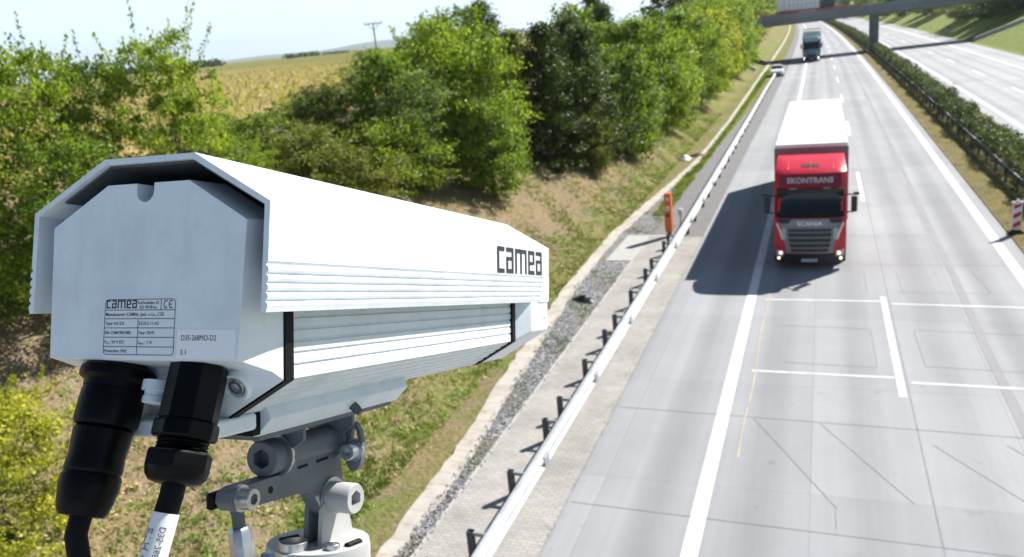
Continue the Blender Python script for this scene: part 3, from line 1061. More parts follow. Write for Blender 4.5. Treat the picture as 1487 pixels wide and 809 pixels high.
G_FAR = 'trees beyond the bridge beside the lorries carriageway'
for i, (x, y, h) in enumerate([(-14.5, 176, 7), (-16.5, 186, 8), (-14.2, 200, 7), (-17, 215, 9), (-15, 235, 8), (-18, 255, 9), (-16, 280, 9), (-19, 300, 10), (-16.5, 330, 9), (-18, 365, 10), (-17, 400, 10), (-20, 440, 11), (-18, 490, 11), (-22, 520, 12), (-18, 560, 12), (-14, 640, 14), (0, 700, 15), (-30, 420, 11), (-28, 330, 10)]):
    tree('far', x + off(y), y, h, 1.15, (L_mid, L_yel, L_dark)[i % 3], 'tree in the distant belt beyond the bridge, on the side of the oncoming lorries', group=G_FAR)

# opposite slope ------------------------------------------------------
G_OPP = 'bushes on the opposite grass slope'
for (x, y, h, w, lm, lb) in [
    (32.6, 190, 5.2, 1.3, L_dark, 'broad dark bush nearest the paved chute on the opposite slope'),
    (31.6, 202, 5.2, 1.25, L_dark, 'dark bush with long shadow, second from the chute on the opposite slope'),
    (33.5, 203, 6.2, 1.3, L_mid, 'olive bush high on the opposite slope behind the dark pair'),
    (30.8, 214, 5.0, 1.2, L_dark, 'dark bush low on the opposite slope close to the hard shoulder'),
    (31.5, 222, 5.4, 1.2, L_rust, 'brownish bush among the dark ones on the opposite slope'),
    (30.4, 268, 5.0, 1.3, L_dark, 'dark bush after the grassy gap beyond the bridge pier'),
    (31.5, 280, 6.0, 1.3, L_mid, 'green bush behind the one after the grassy gap'),
    (30.2, 296, 5.0, 1.3, L_dark, 'last dark bush before the far bend on the opposite slope'),
    (37.5, 182, 4.0, 1.3, L_dark, 'dark bush cut by the picture edge at the top of the opposite slope'),
    (38.0, 196, 5.0, 1.3, L_mid, 'green bush on the crest of the opposite slope'),
    (37.0, 225, 6.0, 1.3, L_yel, 'pale bush on the crest above the brownish bush')]:
    tree('bush', x, y, h, w, lm, lb, 'shrub', 'shrub', G_OPP)
for i, (x, y, h) in enumerate([(30, 330, 8), (36, 350, 9), (29, 380, 9), (34, 420, 10), (28, 470, 11), (33, 520, 12), (40, 300, 8), (46, 330, 9), (26, 560, 13), (50, 400, 10), (15, 660, 14), (24, 640, 14)]):
    tree('far', x + off(y), y, h, 1.25, (L_dark, L_mid, L_dark)[i % 3], 'tree of the distant wood edge beyond the bridge, on the far carriageway side', group='trees beyond the bridge beside the far carriageway')


# hedge down the median
def hedge(y0, y1, label, seed, dens, leaf):
    rs = np.random.RandomState(seed)
    P = []
    y = y0
    while y < y1:
        h = 1.42 + 0.40 * math.sin(y * 0.83) * math.sin(y * 0.31 + 1) + rs.uniform(-0.28, 0.22)
        w = 0.66 + 0.12 * math.sin(y * 1.3)
        xc = 9.02 + 0.10 * math.sin(y * 0.7) + off(y)
        n = int(dens * rs.uniform(0.6, 1.3))
        a = rs.uniform(0, math.pi, n)
        q = rs.uniform(0.45, 1.08, n) ** 0.6
        P.append(np.stack([xc + w * np.sign(np.cos(a)) * np.abs(np.cos(a)) ** 0.55 * q + rs.normal(size=n) * 0.06, y + rs.uniform(-0.5, 0.5, n) + rs.normal(size=n) * 0.15, 0.05 + h * np.sin(a) ** 0.45 * q], 1))
        y += 0.6
    t = thing('hedge', label, 'hedge', (0, 0, 0))
    o = bpy.data.objects.new('foliage', leaves_mesh('foliage', np.concatenate(P), leaf, leaf * 0.6, rs, material=L_hedge))
    COL.objects.link(o)
    o.parent = t


L_hedge = leaf_material('leaves_hedge', (0.0173, 0.0346, 0.0115), (0.0640, 0.0992, 0.0320), (0.2288, 0.2552, 0.1056), 0.25, 0.9)
hedge(24, 161, 'long trimmed olive-green hedge down the median before the bridge pier', 3, 480, 0.13)
hedge(172, 520, 'hedge continuing along the median beyond the bridge pier', 4, 100, 0.3)

# grass and crops ------------------------------------------------------
def blades(name, N, seed, area, hgt, material, wid, mask=None):
    rs = np.random.RandomState(seed)
    V = []
    k = 0
    cl = []
    while len(cl) < N:
        x, y = area(rs)
        if mask and not mask(x, y, rs):
            continue
        cl.append((x, y))
    for x, y in cl:
        z = tz(x, y)
        nb = rs.randint(5, 10)
        for _ in range(nb):
            px, py = x + rs.normal() * 0.07, y + rs.normal() * 0.07
            a = rs.uniform(0, 6.283)
            h = hgt * rs.uniform(0.5, 1.4)
            dx, dy = math.cos(a) * wid, math.sin(a) * wid
            lx, ly = rs.normal() * 0.55 * h, rs.normal() * 0.55 * h
            V += [(px - dx, py - dy, z - 0.02), (px + dx, py + dy, z - 0.02), (px + lx, py + ly, z + h)]
    V = np.array(V, dtype=np.float32)
    n = len(V) // 3
    V[:, 0] += np.array([off(y) for y in V[:, 1]], dtype=np.float32)
    me = bpy.data.meshes.new(name)
    me.vertices.add(n * 3)
    me.vertices.foreach_set('co', V.reshape(-1))
    me.loops.add(n * 3)
    me.loops.foreach_set('vertex_index', np.arange(n * 3, dtype=np.int32))
    me.polygons.add(n)
    me.polygons.foreach_set('loop_start', np.arange(0, n * 3, 3, dtype=np.int32))
    me.polygons.foreach_set('loop_total', np.full(n, 3, dtype=np.int32))
    me.materials.append(material)
    me.update(calc_edges=True)
    o = bpy.data.objects.new(name, me)
    COL.objects.link(o)
    o['kind'] = 'stuff'
    return o


def patch(x, y, f, s):
    return 0.5 + 0.25 * (math.sin(x * f + s) * math.cos(y * f * 0.8 - s) + math.sin(x * f * 2.3 + y * f * 1.7 + s * 2))


def slope_area(rs):
    y = 6 + 75 * rs.uniform() ** 1.5
    return -8.75 - 10 * rs.uniform() ** 1.3, y


blades('grass', 5200, 21, slope_area, 0.11, L_grass, 0.016, lambda x, y, r: (patch(x, y, 0.9, 1.0) + 0.10 * (x + 11.5) > 0.50) and x < interp(y, 2) - 0.1)
blades('grass', 3000, 22, slope_area, 0.12, L_straw, 0.012, lambda x, y, r: patch(x, y, 0.7, 4.0) > 0.45 and x < interp(y, 2) - 0.1)
blades('grass', 2600, 23, lambda r: (r.uniform(-7.6, -6.95), 39 + 95 * r.uniform()), 0.12, L_grass, 0.03, lambda x, y, r: x > interp(y, 1) + 0.05)
blades('grass', 260, 24, lambda r: (r.uniform(-8.6, -7.0), r.uniform(11, 40)), 0.09, L_grass, 0.014, lambda x, y, r: x > interp(y, 1) + 0.02 and patch(x, y, 1.1, 2) > 0.6 and not (30.8 < y < 35.5))
blades('grass', 130, 25, lambda r: (-4.72 + r.normal() * 0.05, r.uniform(11, 34)), 0.05, L_grass, 0.012, lambda x, y, r: patch(x, y, 1.3, 7) > 0.55)
blades('grass', 3000, 26, lambda r: (r.uniform(6.75, 9.2), 33 + 70 * r.uniform() ** 1.4), 0.11, L_straw, 0.02)
blades('grass', 900, 27, lambda r: (r.uniform(7.4, 9.4), 33 + 70 * r.uniform()), 0.14, L_grass, 0.02, lambda x, y, r: patch(x, y, .5, 3) > 0.55)


def weeds(name, N, seed, area, mask, material, leaf):
    rs = np.random.RandomState(seed)
    P = []
    while len(P) < N:
        x, y = area(rs)
        if not mask(x, y, rs):
            continue
        k = rs.randint(8, 22)
        sp = rs.uniform(0.05, 0.16)
        q = rs.normal(size=(k, 3)) * np.array([sp, sp, 0.012])
        P.append(q + np.array([x + off(y), y, tz(x, y) + 0.035]))
    o = bpy.data.objects.new(name, leaves_mesh(name, np.concatenate(P), leaf, leaf * 0.5, rs, 1.6, material=material))
    COL.objects.link(o)
    o['kind'] = 'stuff'


L_weed = leaf_material('weed_leaves', (0.075, 0.135, 0.018), (0.190, 0.290, 0.045), (0.340, 0.420, 0.085), 0.25, 0.6)
bank = lambda x, y, r: x < interp(y, 2) - 0.08 and patch(x, y, 1.25, 1.0) + patch(x, y, 0.45, 2.0) + 0.06 * (x + 11) > 1.0 + r.uniform(-0.2, 0.2)
weeds('weeds', 3400, 51, slope_area, bank, L_weed, 0.066)
near_bank = lambda r: (-9.0 - 6.5 * r.uniform(), 9 + 22 * r.uniform())
weeds('weeds', 900, 53, near_bank, lambda x, y, r: x < interp(y, 2) - 0.15 and patch(x, y, 2.1, 3.0) > 0.62, L_weed, 0.06)
weeds('dead_weeds', 2600, 52, slope_area, lambda x, y, r: x < interp(y, 2) - 0.05 and patch(x, y, 0.8, 5.0) > 0.42, L_straw, 0.075)


def maize():
    rs = np.random.RandomState(31)
    N = 26000
    y = 18 + 170 * rs.uniform(size=N) ** 1.6
    x = -28.5 - 95 * rs.uniform(size=N) ** 1.5
    z = 5.6 + rs.uniform(0, 1.0, N) ** 0.6 * 1.25
    C = np.stack([x, y, z], 1)
    me = leaves_mesh('maize_crop', C, 0.62, 0.11, rs, 0.2, material=L_maize, droop=0.9)
    o = bpy.data.objects.new('maize_crop', me)
    COL.objects.link(o)
    o['kind'] = 'stuff'
    o['label'] = 'ripening golden maize standing in the field behind the hedge'
    o['category'] = 'crop'


maize()


# far woods and blue hills on the skyline
def wood(x0, x1, y, h, seed, n, label):
    rs = np.random.RandomState(seed)
    cen = np.stack([rs.uniform(x0, x1, n), y + rs.normal(size=n) * 4.0, 6.2 + h * rs.uniform(0.05, 1, n) ** 0.7 * (0.75 + 0.25 * np.sin(rs.uniform(0, 6, n)))], 1)
    o = bpy.data.objects.new('far_wood', leaves_mesh('far_wood', cen, h * 0.35, h * 0.28, rs, material=L_dark))
    COL.objects.link(o)
    o['kind'] = 'stuff'
    o['label'] = label
    o['category'] = 'wood'


wood(-700, -506, 640, 7.0, 41, 3200, 'dark strip of woodland on the horizon past the maize')
wood(-548, -506, 800, 5.5, 42, 800, 'small copse on the skyline where the field ends')
wood(-500, -470, 800, 3.6, 43, 500, 'low line of far bushes on the skyline by the power pole')

M_hill = mat('wooded_hill', (0.06, 0.09, 0.06), 1.0, noise=(0.002, 0.3), spec=0.0)
m = MB()
P = []
rs = random.Random(9)
for i in range(60):
    x = -9000 + i * 160
    h = 62 + 26 * math.sin(i * 0.21 + 2.0) + 12 * math.sin(i * 0.63)
    if x > -2500:
        h *= max(0, 1 - (x + 2500) / 1600)
    P.append([(x, 9800 - 900, -10), (x, 9800 - 300, h * 0.6), (x, 9800, max(h, -5)), (x, 10500, -10)])
m.grid(P)
struct(m.build('hills', M_hill))


hz = bpy.data.materials.new('haze')
hz.use_nodes = True
hz.node_tree.nodes.clear()
h_o = hz.node_tree.nodes.new('ShaderNodeOutputMaterial')
h_v = hz.node_tree.nodes.new('ShaderNodeVolumePrincipled')
h_v.inputs['Color'].default_value = (0.80, 0.88, 0.95, 1)
h_v.inputs['Density'].default_value = 0.00008
h_v.inputs['Anisotropy'].default_value = 0.3
hz.node_tree.links.new(h_v.outputs[0], h_o.inputs['Volume'])
hm = MB().box((0, 6000, 149), (18900, 13000, 300)).build('haze', hz, smooth=False)
hm['kind'] = 'stuff'

# utility poles
def pole(X, Y, h, label):
    z = 5.2
    t = thing('utility_pole', label, 'utility pole', (X, Y, z), 0.25, 'utility poles in the field')
    MB().tube([(0, 0, -0.5), (0, 0, h)], [0.11, 0.075], 10).build('post', M_wood, t)
    m = MB().box((0, 0, h - 0.15), (2.2, 0.08, 0.09))
    m.tube([(0.7, 0, h - 0.2), (0, 0, h - 0.9)], 0.03, 5).tube([(-0.7, 0, h - 0.2), (0, 0, h - 0.9)], 0.03, 5)
    m.build('crossarm', M_wood, t)
    for x in (-1.0, -0.45, 0.45, 1.0):
        MB().lathe((x, 0, h - 0.09), (0, 0, 1), [(0, 0.02), (0.08, 0.02), (0.08, 0.06), (0.14, 0.07), (0.2, 0.05), (0.24, 0.02)], 8).build('insulator', M_galv, t)


pole(-49.0, 90, 6.6, 'wooden power pole with crossarm standing in the field behind the big clump')
pole(-48.5, 200, 7.0, 'distant power pole over the receding tree row')

# ------------------------------------------------------------------ roadside furniture
post_ys = [7.2, 9.5, 11.79, 13.94, 16.28, 17.45, 19.8, 22.04, 23.35, 25.73, 28.23, 29.42, 32.06, 33.1]
y = 35.4
k = 0
while y < 117:
    post_ys.append(y)
    y += 2.35 if k % 2 == 0 else 3.0
    k += 1


def w_rail(m, x, ys, z0, z1, face):
    """w-beam facing +x (face=1) or -x; follows the road"""
    prof = []
    n = 11
    for i in range(n):
        t = i / (n - 1)
        prof.append((0.035 * math.cos(t * 4 * math.pi) * face, z0 + (z1 - z0) * t))
    back = [(px - 0.012 * face, pz) for px, pz in reversed(prof)]
    secs = []
    for yy in ys:
        secs.append([(x + off(yy) + px, yy, pz) for px, pz in prof + back])
    m.loft(secs)


gr = thing('guardrail', 'long pale steel guardrail on posts beside the hard shoulder and brick paving', 'guardrail')
m = MB()
RX = lambda yy: -5.30 - (0.0 if yy < 35 else min(0.35, (yy - 35) * 0.006))
secs_y = yr(3, 118, 2.0)
prof = [(0.0, 0.46), (0.07, 0.48), (0.085, 0.52), (0.02, 0.565), (0.02, 0.61), (0.085, 0.655), (0.07, 0.70), (0.0, 0.755), (-0.11, 0.765), (-0.12, 0.75), (-0.02, 0.735), (0.05, 0.69), (0.06, 0.655), (0.0, 0.615), (0.0, 0.56), (0.06, 0.52), (0.05, 0.49), (-0.01, 0.475)]
m.loft([[(RX(yy) + off(yy) + a, yy, b) for a, b in prof] for yy in secs_y])
rail = m.build('rail', M_galv, gr, angle=50)
for i in range(0, 27):
    yy = 6.0 + i * 4.2
    MB().box((RX(yy) + off(yy) + 0.015, yy, 0.61), (0.155, 0.32, 0.24)).build('splice', M_galv, gr, bevel=0.02)
for yy in post_ys:
    gap = 0.56 if yy < 34 else 0.10
    px = RX(yy) + off(yy) - gap
    c = MB()
    # sigma-like channel post
    pr = [(-0.06, -0.055), (0.06, -0.055), (0.06, -0.045), (-0.05, -0.045), (-0.05, 0.045), (0.06, 0.045), (0.06, 0.055), (-0.06, 0.055)]
    c.prism(pr, lambda p: (px + p[0], yy + p[1], -0.2), lambda p: (px + p[0], yy + p[1], 0.56))
    c.build('post', M_galv_dark, gr)
    c = MB().box((px + gap / 2 + 0.01, yy, 0.50), (gap - 0.10 if gap > 0.2 else 0.16, 0.05, 0.07))
    c.build('spacer', M_galv, gr)

mg = thing('guardrail', 'guardrail coloured shade-dark along the median in front of the hedge', 'guardrail')
m = MB()
ysm = yr(22, 150, 3) + yr(156, 520, 6)
m.loft([[(8.30 + off(yy) + a * 0.8, yy, b) for a, b in prof] for yy in ysm])
m.build('rail', M_galv_dark, mg, angle=50)  # dark steel here paints in the shade on the median rail
k = 0
for i in range(90):
    yy = 24 + i * 2.6 if i < 50 else 154 + (i - 50) * 9
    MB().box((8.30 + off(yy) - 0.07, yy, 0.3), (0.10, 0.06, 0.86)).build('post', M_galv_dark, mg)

# emergency telephone
em = thing('emergency_telephone', 'orange roadside emergency telephone post behind the guardrail on a concrete pad', 'emergency phone', (-6.13, 35.02, 0.0), R(-6))
sec = lambda z, w, d: [(-w, -d, z), (w, -d, z), (w, d, z), (-w, d, z)]
MB().loft([sec(0.16, 0.10, 0.09), sec(0.34, 0.15, 0.14), sec(1.80, 0.15, 0.14), sec(1.86, 0.13, 0.12)]).build('body', M_orange, em, bevel=0.015)
MB().loft([sec(-0.05, 0.13, 0.12), sec(0.03, 0.13, 0.12), sec(0.03, 0.08, 0.07), sec(0.165, 0.08, 0.07)]).build('foot', M_black, em)
MB().box((0, -0.002, 1.875), (0.31, 0.29, 0.03)).build('cap', M_orange, em, bevel=0.01)
for z, hh in ((1.66, 0.13), (1.25, 0.20)):
    sg = MB().box((0, -0.143, z), (0.17, 0.006, hh)).build('sign', M_signwhite, em)
    if hh < 0.15:
        v, f = text_geo('SOS', 0.085, 1.0, 0.002)
        MB().add([(x - 0.083, -0.148, z - 0.03 + yv) for x, yv, _ in v], f).build('lettering', M_ink, sg, smooth=False)
    else:
        mm = MB().tube([(-0.045, -0.149, z + 0.05), (-0.02, -0.149, z - 0.01), (0.045, -0.149, z - 0.055)], [0.012, 0.014, 0.012], 6)
        mm.box((-0.04, -0.149, z + 0.052), (0.045, 0.006, 0.03)).box((0.042, -0.149, z - 0.055), (0.03, 0.006, 0.045))
        mm.build('symbol', M_ink, sg)
MB().box((0.0, -0.16, 0.95), (0.10, 0.04, 0.14)).build('speaker_grille', M_black, em, bevel=0.008)

# small white sensor post behind the rail
st = thing('reflector_post', 'small white reflector on a short post behind the guardrail past the orange phone', 'reflector', (-5.98, 37.2, -0.28))
MB().tube([(0, 0, -0.1), (0, 0, 0.72)], 0.03, 8).build('post', M_galv, st)
MB().lathe((0, 0, 0.70), (0, 0, 1), [(0, 0.05), (0.03, 0.11), (0.22, 0.12), (0.30, 0.08), (0.32, 0.02)], 12).build('reflector', M_signwhite, st)

# red and white marker board in the median
db = thing('marker_board', 'red and white striped marker board standing in the median by the road edge', 'traffic marker', (6.86, 34.85, 0.03), R(4))
MB().box((0, 0, 0.66), (0.34, 0.05, 1.0)).build('panel', M_signwhite, db, bevel=0.02)
mm = MB()
for k in range(3):
    z0 = 0.20 + k * 0.36
    q = [(-0.125, z0), (0.125, z0 + 0.13), (0.125, z0 + 0.30), (-0.125, z0 + 0.17)]
    mm.add([(x, -0.028, min(z, 1.14)) for x, z in q], [(0, 1, 2, 3)])
mm.build('stripe', M_signred, db, smooth=False)
MB().box((0, 0, 1.19), (0.42, 0.08, 0.07)).tube([(0, 0, 1.2), (0, 0, 1.30)], 0.05, 10).build('cap', M_signwhite, db, bevel=0.015)
MB().loft([sec(0.0, 0.27, 0.16), sec(0.07, 0.25, 0.14), sec(0.14, 0.15, 0.07)]).build('foot', M_recycled, db)

for i, (x, y) in enumerate([(24.9, 178), (24.9, 207), (24.9, 236)]):
    p = thing('marker_post', ('white marker post at the foot of the paved chute', 'white marker post beside the shadow of the dark bushes', 'white marker post at the grassy gap past the dark bushes')[i], 'marker post', (x, y, 0), 0, 'white marker posts on the far verge')
    MB().loft([sec(-0.1, 0.08, 0.06), sec(0.95, 0.08, 0.06), sec(1.10, 0.06, 0.03)]).build('post', M_signwhite, p)
    MB().box((0, -0.001, 0.82), (0.17, 0.13, 0.18)).build('band', M_black, p)


def crumple(name, X, Y, r, h, material, seed, label, cat, z=0.0):
    rs = random.Random(seed)
    P = []
    n, k = 22, 8
    pts = []
    m = MB()
    vs = [(0, 0, h * 0.9)]
    fs = []
    for i in range(1, k + 1):
        q = i / k
        for j in range(n):
            a = 2 * math.pi * j / n
            rr = r * q * (1 + 0.35 * math.sin(2 * a + seed) + 0.12 * math.sin(5 * a + seed * 2)) * rs.uniform(0.92, 1.08)
            zz = h * (1 - q ** 2) * rs.uniform(0.45, 1.25) - (0.03 if i == k else 0)
            vs.append((rr * math.cos(a) * 1.2, rr * math.sin(a), zz))
    for j in range(n):
        fs.append((0, 1 + j, 1 + (j + 1) % n))
    for i in range(k - 1):
        for j in range(n):
            fs.append((1 + i * n + j, 1 + i * n + (j + 1) % n, 1 + (i + 1) * n + (j + 1) % n, 1 + (i + 1) * n + j))
    o = m.add(vs, fs).build(name, material, angle=60)
    o.location = (X, Y, z)
    return tag(o, label, cat)


crumple('rubber_scrap', -7.62, 26.3, 0.33, 0.16, M_tarp, 3, 'crumpled black sheet lying on the gravel by the drain', 'litter')
crumple('plastic_bag', -8.4, 55.2, 0.36, 0.28, M_signwhite, 5, 'white plastic bag lying on the grass beside the drain', 'litter', 0.02)
crumple('soil_heap', -7.85, 56.6, 0.45, 0.16, mat('dry_soil', (0.26, 0.17, 0.11), 1.0, noise=(6, 0.3)), 8, 'small heap of brown soil beside the white plastic bag', 'soil heap')

# drainage chutes that climb the slopes
def chute(x0, x1, Y, label, dy=0.0):
    n = 10
    t = thing('drainage_chute', label, 'drainage chute')
    for nm, w, top, mt in (('channel', 1.0, 0.10, M_concrete), ('wall', 0.75, 0.62, M_concrete)):
        secs = []
        for i in range(n + 1):
            x = x0 + (x1 - x0) * i / n
            yy = Y + dy * i / n
            z = tz(x, yy)
            yo = yy if nm == 'wall' else yy - 0.89
            X = x + off(yy)
            secs.append([(X, yo - w / 2, z - 0.3), (X, yo + w / 2, z - 0.3), (X, yo + w / 2, z + top), (X, yo - w / 2, z + top)])
        MB().loft(secs).build(nm, mt, t)


chute(25.2, 41.0, 169.0, 'concrete drainage chute with side wall climbing the opposite grass slope', -8.0)
chute(-9.1, -14.5, 133.0, 'stone drainage chute with side wall on the slope by the parked white car', 3.0)

# ------------------------------------------------------------------ bridge
br = thing('bridge', 'grey concrete road bridge with red railing crossing the motorway on a slim pier', 'bridge', (8.6, 168.5, 0), math.atan2(0.60, 1.0))
Wb = 4.2
prof = [(-Wb, 6.95), (-Wb + 0.15, 6.45), (-2.6, 6.15), (2.6, 6.15), (Wb - 0.15, 6.45), (Wb, 6.95), (Wb, 7.55), (-Wb, 7.55)]
slope = 0.012
MB().loft([[(x, a, b + slope * (x + 0)) for a, b in prof] for x in (-27.5, 60)]).build('deck', M_concrete_dark, br)
for s in (-1, 1):
    MB().loft([[(x, s * (Wb - 0.02) + a, b + slope * x) for a, b in ((-0.28, 7.2), (0.02, 7.2), (0.02, 7.95), (-0.28, 7.95))] for x in (-27.5, 60)]).build('parapet', M_concrete_dark, br)
m = MB()
for zz in (8.02, 8.22):
    m.loft([[(x, -Wb + 0.10 + a, zz + b + slope * x) for a, b in ((-0.07, -0.07), (0.07, -0.07), (0.07, 0.07), (-0.07, 0.07))] for x in (-27.5, -5.2)])
for i in range(12):
    x = -27.0 + i * 1.95
    m.box((x, -Wb + 0.10, 8.07 + slope * x), (0.1, 0.1, 0.5))
m.build('railing', M_red_rail, br)
MB().loft([[(a * 0.75, b * 0.62, z) for a, b in ((-1, -.6), (-.6, -1), (.6, -1), (1, -.6), (1, .6), (.6, 1), (-.6, 1), (-1, .6))] for z in (-0.3, 6.2)]).build('pier', M_concrete_dark, br)
for x in (-26, 34):
    MB().box((x, 0, 3.4), (2.2, 8.0, 7.0)).build('abutment', M_concrete_dark, br)


# ------------------------------------------------------------------ vehicles
def wheel(parent, x, y, r, w, name='wheel'):
    s = 1 if x > 0 else -1
    wh = MB().lathe((x - s * w / 2, y, r), (s, 0, 0), [(-w / 2, r * 0.62), (-w / 2, r * 0.94), (-w / 2 + 0.03, r), (w / 2 - 0.03, r), (w / 2, r * 0.94), (w / 2, r * 0.62)], 28).build('wheel', M_tyre, parent)
    MB().lathe((x - s * w / 2, y, r), (s, 0, 0), [(w / 2 - 0.08, r * 0.60), (w / 2 - 0.01, r * 0.58), (w / 2 - 0.05, r * 0.4), (w / 2 - 0.02, r * 0.2), (w / 2 + 0.02, r * 0.14)], 20).build('rim', M_rim, wh)


CABW = 1.20
FY = [(0.35, 0.06), (0.62, 0.0), (1.10, 0.0), (1.60, 0.03), (1.86, 0.06), (1.92, 0.12), (2.70, 0.34), (2.78, 0.30), (2.92, 0.26), (3.38, 0.42), (3.46, 0.54), (3.60, 0.98), (3.71, 1.45), (3.76, 1.85)]


def front_y(x, z):
    for (z0, y0), (z1, y1) in zip(FY, FY[1:]):
        if z <= z1:
            t = max(0, (z - z0) / (z1 - z0))
            y = y0 + (y1 - y0) * t
            break
    else:
        y = FY[-1][1]
    ax = abs(x)
    y += 0.10 * (ax / CABW) ** 2
    if ax > 0.95:
        y += 1.6 * ((ax - 0.95) / 0.25) ** 2 * 0.10
    return y


def panel(m, pts_rows, lift, thick=0.03):
    """pts_rows: rows of (x,z); builds a shell lifted off the cab front"""
    secs = []
    F = [[(x, front_y(x, z) - lift, z) for x, z in row] for row in pts_rows]
    B = [[(x, front_y(x, z) - lift + thick, z) for x, z in row] for row in pts_rows]
    n, k = len(F), len(F[0])
    vs = [p for r in F for p in r] + [p for r in B for p in r]
    o = n * k
    fs = []
    for i in range(n - 1):
        for j in range(k - 1):
            a = i * k + j
            fs.append((a, a + 1, a + k + 1, a + k))
            fs.append((o + a, o + a + k, o + a + k + 1, o + a + 1))
    for i in range(n - 1):
        for j in (0, k - 1):
            a = i * k + j
            fs.append((a, a + k, o + a + k, o + a))
    for j in range(k - 1):
        for i in (0, n - 1):
            a = i * k + j
            fs.append((a, a + 1, o + a + 1, o + a))
    return m.add(vs, fs)


def rect(x0, x1, z0, z1, nx=10, nz=3, x0t=None, x1t=None):
    x0t = x0 if x0t is None else x0t
    x1t = x1 if x1t is None else x1t
    rows = []
    for i in range(nz + 1):
        t = i / nz
        a, b = x0 + (x0t - x0) * t, x1 + (x1t - x1) * t
        rows.append([(a + (b - a) * j / nx, z0 + (z1 - z0) * t) for j in range(nx + 1)])
    return rows


